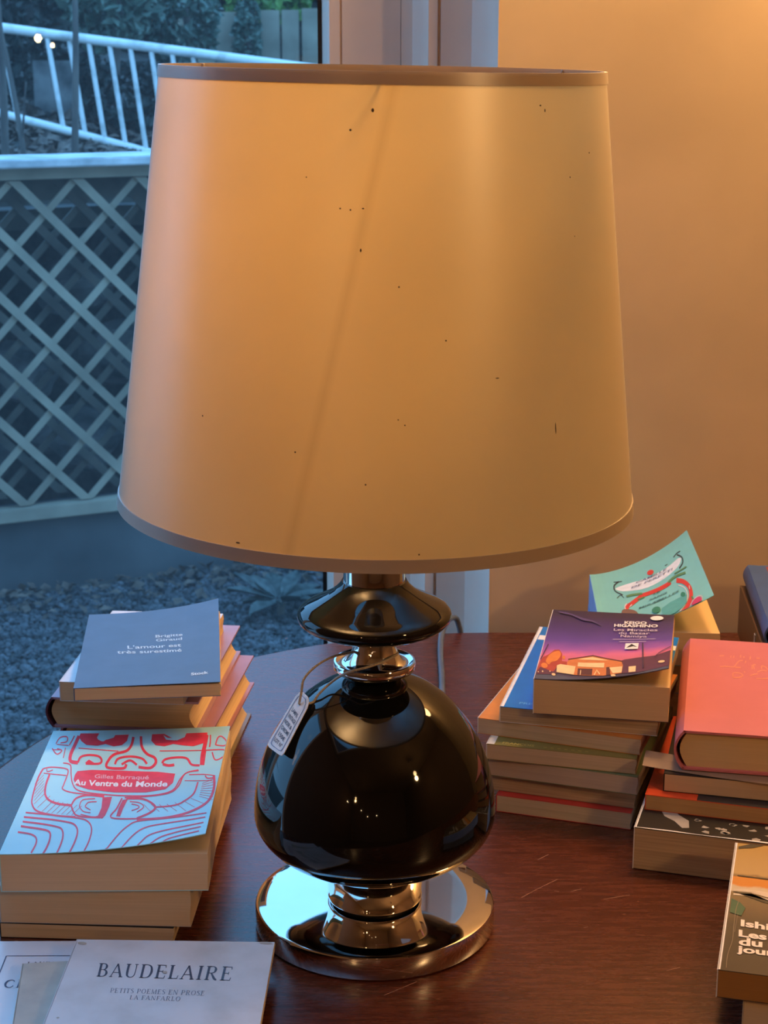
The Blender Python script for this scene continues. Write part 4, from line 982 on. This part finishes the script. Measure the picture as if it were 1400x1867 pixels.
ART.put('white_band', WHT, [poly2d([(0.004, 0.196), (0.15, 0.196), (0.15, 0.210), (0.004, 0.210)]), poly2d([(0.0, 0.0), (0.0032, 0.0), (0.0032, 0.236), (0.0, 0.236)])])
ART.put('title', BLK, [ART.line('I P', (0.016, 0.198), (0.034, 0.198), 0.010, (0, 1), 0.03), ART.line('H I', (0.018, 0.212), (0.040, 0.212), 0.010, (0, 1), 0.03)])
ART.put('imprint', ink('light_blue_ink', (0.16, 0.50, 0.85)), [ART.line('PRES', (0.016, 0.010), (0.032, 0.010), 0.005, (0, 1), 0.02)])
# violet dusk cover
DUSK = mat('dusk_cover', (0.1, 0.05, 0.3), 0.34); N, Lk, bb = nodes(DUSK)
uvn = N.new('ShaderNodeUVMap'); uvn.uv_map = 'cover'; sx = N.new('ShaderNodeSeparateXYZ'); rr_ = N.new('ShaderNodeValToRGB'); Lk.new(uvn.outputs[0], sx.inputs[0])
nz = N.new('ShaderNodeTexNoise'); nz.inputs['Scale'].default_value = 5; Lk.new(uvn.outputs[0], nz.inputs['Vector'])
ma = N.new('ShaderNodeMath'); ma.operation = 'MULTIPLY_ADD'; ma.inputs[1].default_value = 0.10; Lk.new(nz.outputs['Fac'], ma.inputs[0]); Lk.new(sx.outputs['Y'], ma.inputs[2])
Lk.new(ma.outputs[0], rr_.inputs[0]); Lk.new(rr_.outputs[0], bb.inputs['Base Color'])
el = rr_.color_ramp.elements
el[0].position = 0.0; el[0].color = (0.05, 0.05, 0.09, 1); el[1].position = 1.0; el[1].color = (0.035, 0.024, 0.065, 1)
for ps, c in [(0.20, (0.07, 0.05, 0.10)), (0.27, (0.60, 0.16, 0.20)), (0.38, (0.66, 0.16, 0.33)), (0.46, (0.30, 0.10, 0.42)), (0.58, (0.11, 0.06, 0.33)), (0.76, (0.06, 0.035, 0.18))]:
    e = el.new(ps); e.color = (*c, 1)
b = book('thick paperback with violet dusk shop-front cover, topmost beside the salmon hardback', (0.1465, 0.209), -10.3, 0.124, 0.206, 0.1003, 0.0345, DUSK, (0.66, 0.46, 0.26), spine=WHITEC, lift=(0.0185, 0.0015), p=2.0, dark=0.93)
ART = Art(b, [(210, 62), (1284, 95), (1284, 540), (85, 690)])
ART.put('road', ink('slate_ink', (0.075, 0.085, 0.13)), [poly2d([(90,648),(330,618),(560,622),(800,600),(1040,565),(1284,515),(1284,545),(1000,592),(800,622),(500,655),(300,680),(86,690)])])
ART.put('trees', ink('fire_red_ink', (0.42, 0.06, 0.04)), [poly2d([(105,600),(128,540),(160,490),(225,460),(285,415),(340,408),(378,440),(385,500),(440,500),(445,570),(330,560),(300,620),(110,640)])])
ART.put('foliage_glow', ink('orange_ink', (0.70, 0.22, 0.05)), [poly2d([(200,520),(230,465),(290,430),(340,420),(365,450),(330,500),(270,520),(240,545)], True), ellipse2d(190, 560, 40, 22), ellipse2d(400, 470, 14, 16)])
ART.put('hillside', ink('maroon_ink', (0.11, 0.035, 0.07)), [poly2d([(900,480),(960,455),(1060,440),(1180,430),(1284,395),(1284,518),(1050,560),(940,560)]), poly2d([(100,640),(140,580),(300,600),(340,560),(345,600),(330,618),(95,650)])])
ART.put('shop', ink('shop_ink', (0.62, 0.20, 0.06)), [poly2d([(445,500),(470,475),(690,436),(935,462),(955,500),(950,560),(800,585),(520,600),(445,560)])])
ART.put('roof_line', ink('roof_ink', (0.10, 0.03, 0.03)), [ribbon2d(w_([(450,482),(690,434),(950,470)], 9), False), poly2d([(560,545),(700,538),(700,588),(560,596)]), poly2d([(820,520),(850,515),(860,575),(825,580)])])
ART.put('lit_windows', ink('cream_ink', (0.86, 0.62, 0.32)), [poly2d([(540,474),(690,446),(835,466)]), poly2d([(335,545),(370,530),(535,532),(525,600),(340,600)]), poly2d([(845,522),(950,510),(950,556),(880,565)]), poly2d([(555,500),(800,488),(800,524),(555,532)]), poly2d([(1000,512),(1054,508),(1056,552),(1004,556)]), ellipse2d(1230, 485, 22, 10), ellipse2d(885, 582, 20, 9), ellipse2d(310, 625, 22, 10), ellipse2d(178, 618, 9, 7), ellipse2d(126, 630, 7, 5), ellipse2d(265, 606, 8, 5), ribbon2d(w_([(590,600),(590,560)], 8), False), ribbon2d(w_([(720,590),(740,550),(770,580)], 10), False)])
ART.put('street_lamp', ink('pole_ink', (0.05, 0.03, 0.07)), [ribbon2d(w_([(135,520),(170,450),(206,380)], 11), False), ribbon2d(w_([(1086,330),(1098,430),(1108,525)], 9), False), ribbon2d(w_([(1180,445),(1220,405),(1280,370)], 5))])
ART.put('milky_way', ink('starlight_ink', (0.085, 0.06, 0.19)), [ribbon2d([(280,90,6),(350,100,16),(430,112,10),(560,150,18),(640,160,12),(730,192,6)]), ellipse2d(290, 205, 4, 3), ellipse2d(480, 190, 4, 3), ellipse2d(660, 240, 4, 3), ellipse2d(800, 120, 4, 3)])
ART.put('author_name', WHT, [ART.line('KEIGO', (932, 178), (1102, 181), 20, (0.02, -1), 0.03), ART.line('HIGASHINO', (850, 203), (1182, 207), 22, (0.02, -1), 0.03)])
ART.put('title', ink('dusky_white_ink', (0.58, 0.52, 0.62)), [ART.line('Les Miracles', (850, 236), (1182, 240), 20, (0.02, -1), 0.01), ART.line('du Bazar', (895, 262), (1130, 265), 20, (0.02, -1), 0.01), ART.line('Namiya', (912, 286), (1112, 290), 20, (0.02, -1), 0.01), ribbon2d(w_([(850,304),(1175,302)], 3), False), ribbon2d(w_([(905,322),(1110,320)], 3), False)])
ART.put('sticker', WHT, [ellipse2d(1170, 133, 45, 18)])
ART.put('imprint_box', WHT, [poly2d([(957, 336), (1058, 333), (1056, 380), (955, 382)])])
ART.put('imprint_mark', BLK, [poly2d([(965, 372), (1005, 340), (1050, 366), (1020, 360)])])

# ------------------------------------------------ rear right pile (D) against the wall
b = book('dark brown paperback at the bottom of the pile under the aqua cover', (0.240, 0.452), -3, 0.128, 0.196, GAP, 0.0290, card('umber_cover', (0.10, 0.05, 0.03)), TAN)
b = book('sky-blue spined paperback between the aqua book and the brown one', (0.237, 0.449), -3.5, 0.127, 0.200, 0.0296, 0.0330, card('sky_cover', (0.10, 0.36, 0.70)), TAN)
AQUA = card('aqua_cover', (0.20, 0.56, 0.55), 0.35, 0.03)
b = book('aqua paperback with wreath cover curling up, at the back against the wall', (0.2380, 0.4435), -3.2, 0.125, 0.202, 0.0629, 0.0375, AQUA, (0.80, 0.58, 0.32), spine=card('sky_blue_spine', (0.16, 0.46, 0.80)), lift=(0.042, 0.056), p=1.6, dark=0.92)
ART = Art(b, [(97, 495), (985, 80), (1238, 560), (192, 1020)])
ART.put('banner', ink('ice_ink', (0.74, 0.80, 0.86)), [poly2d([(310,560),(420,500),(600,430),(780,340),(880,278),(910,285),(865,350),(720,450),(560,530),(400,572),(330,578)], True)])
ART.put('curls', ink('ink_black', (0.03, 0.05, 0.06)), [ribbon2d(w_([(335,495),(296,540),(305,590),(370,612)], 12)), ribbon2d(w_([(870,250),(918,270),(925,310),(890,355)], 12)), ribbon2d(w_([(290,510),(330,500),(360,490)], 8)), ribbon2d(w_([(835,270),(870,240),(905,225)], 8)), ribbon2d(w_([(320,655),(350,620),(380,640)], 6)), ribbon2d(w_([(750,335),(775,322)], 6))])
ART.put('wreath', ink('garland_red_ink', (0.62, 0.05, 0.04)), [ribbon2d(w_([(400,755),(412,715),(440,690),(480,650),(545,595),(600,570),(690,530),(775,485),(800,465)], 34)), ribbon2d(w_([(860,450),(930,460),(985,500),(1005,560),(990,620),(955,680),(905,735),(890,748)], 38)), ellipse2d(612, 392, 32, 20, -0.4)])
ART.put('wreath_highlight', ink('garland_pale_ink', (0.78, 0.70, 0.68)), [ribbon2d(w_([(395,750),(390,720),(405,690)], 9)), ribbon2d(w_([(880,490),(940,510),(968,560),(960,620),(920,680),(870,735),(770,815)], 7)), ribbon2d(w_([(430,720),(450,690)], 6)), ribbon2d(w_([(985,490),(990,520)], 6))])
ART.put('sprigs', ink('sprig_green_ink', (0.10, 0.24, 0.10)), [ribbon2d(w_([(400,625),(460,600),(540,580)], 18)), ribbon2d(w_([(780,470),(850,420),(950,390)], 18)), ribbon2d(w_([(500,640),(560,610)], 12)), ribbon2d(w_([(840,400),(960,345)], 10)), ribbon2d(w_([(1010,580),(1030,610)], 14))])
ART.put('title', ink('teal_black_ink', (0.03, 0.12, 0.12)), [ART.line('LE', (640, 585), (700, 558), 17, (0.45, -1), 0.02), ART.line('SANG', (600, 642), (765, 562), 17, (0.45, -1), 0.02), ART.line('DES', (640, 662), (740, 612), 17, (0.45, -1), 0.02), ART.line('MIRABELLES', (510, 726), (880, 545), 17, (0.45, -1), 0.02)])
ART.put('author_name', ink('navy_letter_ink', (0.10, 0.14, 0.26)), [ART.line('CAMILLE', (478, 500), (760, 372), 20, (0.45, -1), 0.01), ART.line('DE PERETTI', (440, 548), (818, 372), 20, (0.45, -1), 0.01)])
ART.put('landscape', ink('deep_teal_ink', (0.09, 0.38, 0.36)), [poly2d([(720,700),(800,640),(900,590),(965,565),(962,630),(920,680),(850,740),(770,770),(730,745)])])
ART.put('bottle', ink('bottle_green_ink', (0.03, 0.22, 0.14)), [ellipse2d(670, 718, 42, 28, -0.5), ellipse2d(925, 568, 24, 20)])
ART.put('badge', ink('pink_ink', (0.60, 0.05, 0.14)), [ellipse2d(1060, 632, 64, 34, -0.75)])
ART.put('badge_ring', ink('pale_rose_ink', (0.78, 0.52, 0.56)), [ribbon2d(w_([(1005,690),(1000,650),(1040,600),(1090,575),(1116,585),(1108,625),(1060,680),(1015,695),(1005,690)], 5))])
ART.put('bird', ink('feather_ink', (0.20, 0.11, 0.08)), [poly2d([(365,770),(430,745),(490,755),(515,800),(500,860),(380,870)], True)])
ART.put('red_label', RED, [poly2d([(480,870),(520,830),(610,795),(745,792),(752,830),(700,880),(560,920)])])
ART.put('label_lettering', WHT, [ART.line('poche', (560, 862), (700, 838), 26, (0.3, -1), 0.03)])

# ------------------------------------------------ right pile (E)
OLDB = (0.60, 0.42, 0.24)
PHOTO = card('black_photo_cover', (0.020, 0.019, 0.018), 0.35)
b = book('thick worn paperback with black-and-white photo cover, bottom of the right pile', (0.2270, 0.094), -16.5, 0.165, 0.215, GAP, 0.0395, PHOTO, OLDB, spine=WHITEC, dark=0.66, lines=420)
ART = Art(b)
rnd = random.Random(2); bl = []
for i in range(34):
    x, y = rnd.uniform(0.05, 0.135), rnd.uniform(0.004, 0.06); a0 = rnd.uniform(0, 6); bl.append(poly2d([(x + rnd.uniform(.001, .005)*math.cos(a0 + q), y + rnd.uniform(.001, .004)*math.sin(a0 + q)) for q in (0, .9, 1.8, 2.9, 4.0, 5.2)]))
ART.put('photo', ink('silver_grey_ink', (0.36, 0.34, 0.32)), [poly2d([(.016,.045),(.022,.030),(.032,.022),(.040,.010),(.046,.012),(.044,.026),(.034,.036),(.026,.050)])] + bl)
ART.put('worn_edge', WHT, [ribbon2d([(0.0, 0.0006, .0008), (.03, .0012, .0022), (.06, .0006, .001), (.11, .0014, .0024), (.16, .0006, .0012)])])
ART.put('spine_edge', WHT, [poly2d([(0, 0), (0.0015, 0), (0.0015, .21), (0, .21)])])
VERM = card('vermilion_cover', (0.62, 0.07, 0.02))
b = book('vermilion-covered paperback on the photo-cover book in the right pile', (0.2415, 0.130), -16.5, 0.158, 0.195, 0.0401, 0.0145, VERM, (0.52, 0.30, 0.13), dark=0.85)
ART = Art(b); ART.put('black_panel', BLK, [poly2d([(0.045, 0.0), (0.158, 0.0), (0.158, 0.18), (0.045, 0.18)])])
BLK2 = card('black_cloth_cover', (0.016, 0.015, 0.015), 0.4)
b = book('black paperback with grey band and loose flap, under the salmon hardback', (0.2585, 0.137), -14.0, 0.140, 0.230, 0.0549, 0.0170, BLK2, (0.60, 0.42, 0.27), dark=0.92)
ART = Art(b)
ART.put('grey_band', ink('band_grey_ink', (0.26, 0.22, 0.18)), [poly2d([(0.004, 0.05), (0.013, 0.05), (0.013, 0.20), (0.004, 0.20)]), ])
# the folded flap pushed out to the left
FV, FF = [], []
for j in range(3):
    for i in range(13):
        q = i/12; u = -0.021 + 0.145*q
        FV.append((u, -0.001 + 0.036*j/2 + 0.020*(1-q)**2*0.6 - 0.004*q, 0.01745 + 0.0012*math.sin(math.pi*j/2)*(1-q)))
for j in range(2):
    for i in range(12): FF.append((j*13+i, j*13+i+1, (j+1)*13+i+1, (j+1)*13+i))
o = pyd('flap', FV, FF, card('kraft_flap', (0.27, 0.19, 0.135), 0.6), b['root']); md = o.modifiers.new('thick', 'SOLIDIFY'); md.thickness = 0.0004; md.offset = 1
SALMON = mat('salmon_cloth', (0.74, 0.20, 0.18), 0.42); noisy(SALMON, (0.57, 0.17, 0.205), (0.60, 0.182, 0.216), 30, bump=0.05, bscale=1500, bdist=0.0002)
b = book('thick salmon-red clothbound hardback with faint gilt lettering, top of the right pile', (0.2745, 0.141), -11.0, 0.150, 0.252, 0.0740, 0.0375, SALMON, (0.66, 0.47, 0.27), hard=True, dark=0.93)
ART = Art(b, [(1250, 1162), (1527, 1185), (1555, 1358), (1243, 1331)])
GILT = ink('faint_gilt_ink', (0.80, 0.30, 0.20), 0.35)
k_ = 110/1400.0
gl = [[(205,715),(350,715),(480,730),(545,728)], [(545,720),(600,645),(660,590),(735,580)], [(560,738),(690,745)], [(790,640),(815,590)], [(905,560),(915,490)], [(960,790),(955,690)], [(1010,790),(990,690),(1040,690)], [(1180,790),(1180,720),(1260,740),(1330,810)],
      [(520,975),(515,880),(600,870),(700,890),(745,940),(640,980),(520,975)], [(790,870),(775,840)], [(910,950),(990,920),(1090,900)], [(1080,860),(1200,820),(1300,840)], [(1060,1010),(1200,1020),(1330,1010)], [(1380,850),(1400,880)], [(190,460),(300,460)], [(455,510),(460,460)], [(520,515),(530,465)], [(680,510),(690,450)], [(760,520),(765,480)], [(1060,535),(1130,540)]]
ART.put('gilt_lettering', GILT, [ribbon2d([(1290 + x*k_, 1160 + y*k_, 1.7) for x, y in g]) for g in gl])

# ------------------------------------------------ far right pile (G) behind the salmon book
b = book('brown paperback at the foot of the pile at the right picture edge', (0.405, 0.405), -5, 0.135, 0.200, GAP, 0.0400, card('tan_cover', (0.26, 0.15, 0.08)), TAN)
b = book('drab brown hardback with pale paper edges, under the navy book at right', (0.4030, 0.407), -5, 0.135, 0.205, 0.0406, 0.0570, card('drab_brown_cloth', (0.16, 0.085, 0.045)), (0.62, 0.52, 0.42), hard=False, ct=0.0022)
ART2 = None
for j, (y0, y1) in enumerate([(0.004, 0.016), (0.05, 0.058)]):
    boxo('paper_strip', -0.0030, -0.0023, y0, y1, 0.002, 0.050, WHITEC, b['root'])
NAVYC = card('navy_cloth', (0.045, 0.11, 0.30), 0.4, 0.06)
b = book('navy blue hardback with a red panel, leaning at the right picture edge', (0.4060, 0.400), -5.5, 0.135, 0.214, 0.0979, 0.0240, NAVYC, (0.6, 0.5, 0.4), hard=True)
ART = Art(b); ART.put('red_panel', ink('brick_ink', (0.36, 0.06, 0.05)), [poly2d([(0.020, 0.15), (0.13, 0.15), (0.13, 0.208), (0.020, 0.208)])])

# ------------------------------------------------ front right pile (F)
b = book('pale paperback beneath the landscape-cover novel at lower right', (0.270, -0.172), -13, 0.118, 0.185, GAP, 0.0292, card('pale_cover', (0.50, 0.42, 0.32)), (0.66, 0.50, 0.32), dark=0.9)
LAND = mat('landscape_cover', (0.4, 0.3, 0.16), 0.3); N, Lk, bb = nodes(LAND)
uvn = N.new('ShaderNodeUVMap'); uvn.uv_map = 'cover'; sx = N.new('ShaderNodeSeparateXYZ'); rr_ = N.new('ShaderNodeValToRGB'); Lk.new(uvn.outputs[0], sx.inputs[0])
nz = N.new('ShaderNodeTexNoise'); nz.inputs['Scale'].default_value = 9; nz.inputs['Detail'].default_value = 6; Lk.new(uvn.outputs[0], nz.inputs['Vector'])
ma = N.new('ShaderNodeMath'); ma.operation = 'MULTIPLY_ADD'; ma.inputs[1].default_value = 0.05; Lk.new(nz.outputs['Fac'], ma.inputs[0]); Lk.new(sx.outputs['Y'], ma.inputs[2])
Lk.new(ma.outputs[0], rr_.inputs[0]); Lk.new(rr_.outputs[0], bb.inputs['Base Color'])
el = rr_.color_ramp.elements
el[0].position = 0.0; el[0].color = (0.055, 0.045, 0.035, 1); el[1].position = 1.0; el[1].color = (0.46, 0.30, 0.10, 1)
for ps, c in [(0.18, (0.07, 0.06, 0.045)), (0.36, (0.09, 0.075, 0.05)), (0.48, (0.16, 0.12, 0.07)), (0.60, (0.24, 0.18, 0.09)), (0.615, (0.58, 0.50, 0.36)), (0.655, (0.62, 0.52, 0.36)), (0.67, (0.66, 0.26, 0.05)), (0.735, (0.66, 0.28, 0.06)), (0.745, (0.24, 0.16, 0.07)), (0.765, (0.50, 0.35, 0.15))]:
    e = el.new(ps); e.color = (*c, 1)
b = book('paperback with orange and green landscape cover and bold white title, lower right', (0.2505, -0.169), -14.5, 0.125, 0.214, 0.0298, 0.0225, LAND, (0.40, 0.19, 0.05), spine=WHITEC, dark=0.92)
ART = Art(b, [(1347, 1541), (1640, 1551), (1640, 1835), (1308, 1768)])
ART.H = homography([(1347, 1541), (1578, 1560), (1556, 1811), (1308, 1768)], b['w'], b['l'])
ART.put('spine_wear', WHT, [poly2d([(1347,1541),(1349.5,1541),(1311,1768),(1308,1768)])])
ART.put('car_bonnet', ink('silver_ink', (0.66, 0.58, 0.46)), [ribbon2d(w_([(1338,1629),(1365,1631),(1420,1640)], 4)), ribbon2d(w_([(1337,1637),(1360,1639),(1385,1646)], 3)), poly2d([(1364,1630),(1385,1632),(1420,1637),(1420,1647),(1385,1642),(1365,1635)])])
ART.put('car_shadow', ink('dark_olive_ink', (0.06, 0.05, 0.03)), [poly2d([(1336,1632),(1362,1634),(1364,1636),(1345,1636),(1390,1650),(1420,1660),(1420,1664),(1380,1652)]), poly2d([(1350,1549),(1368,1542),(1388,1541),(1372,1550),(1350,1553)]), ribbon2d(w_([(1345,1603),(1370,1606),(1420,1612)], 2))])
ART.put('greenery', ink('leaf_green_ink', (0.05, 0.13, 0.07)), [poly2d([(1334,1645),(1345,1652),(1352,1662),(1345,1676),(1330,1670)]), poly2d([(1380,1712),(1392,1700),(1399,1715),(1396,1738),(1386,1730)])])
ART.put('title', ink('ivory_ink', (0.86, 0.80, 0.72)), [ART.line('Ishiguro', (1343, 1694), (1441, 1712), 11.5, (0.1, -1), 0.035), ART.line('Les vestiges', (1339, 1712), (1476, 1736), 11.5, (0.1, -1), 0.035), ART.line('du', (1338, 1727), (1370, 1731), 13, (0.1, -1), 0.035), ART.line('jour', (1334.5, 1739), (1387, 1747), 11.5, (0.1, -1), 0.035)])
ART.put('crease', ink('crease_ink', (0.24, 0.20, 0.14)), [ribbon2d(w_([(1345,1645),(1338,1668),(1333,1700),(1330,1720),(1322,1745),(1319,1766)], 0.9)), ribbon2d(w_([(1341,1672),(1334,1705)], 0.7))])
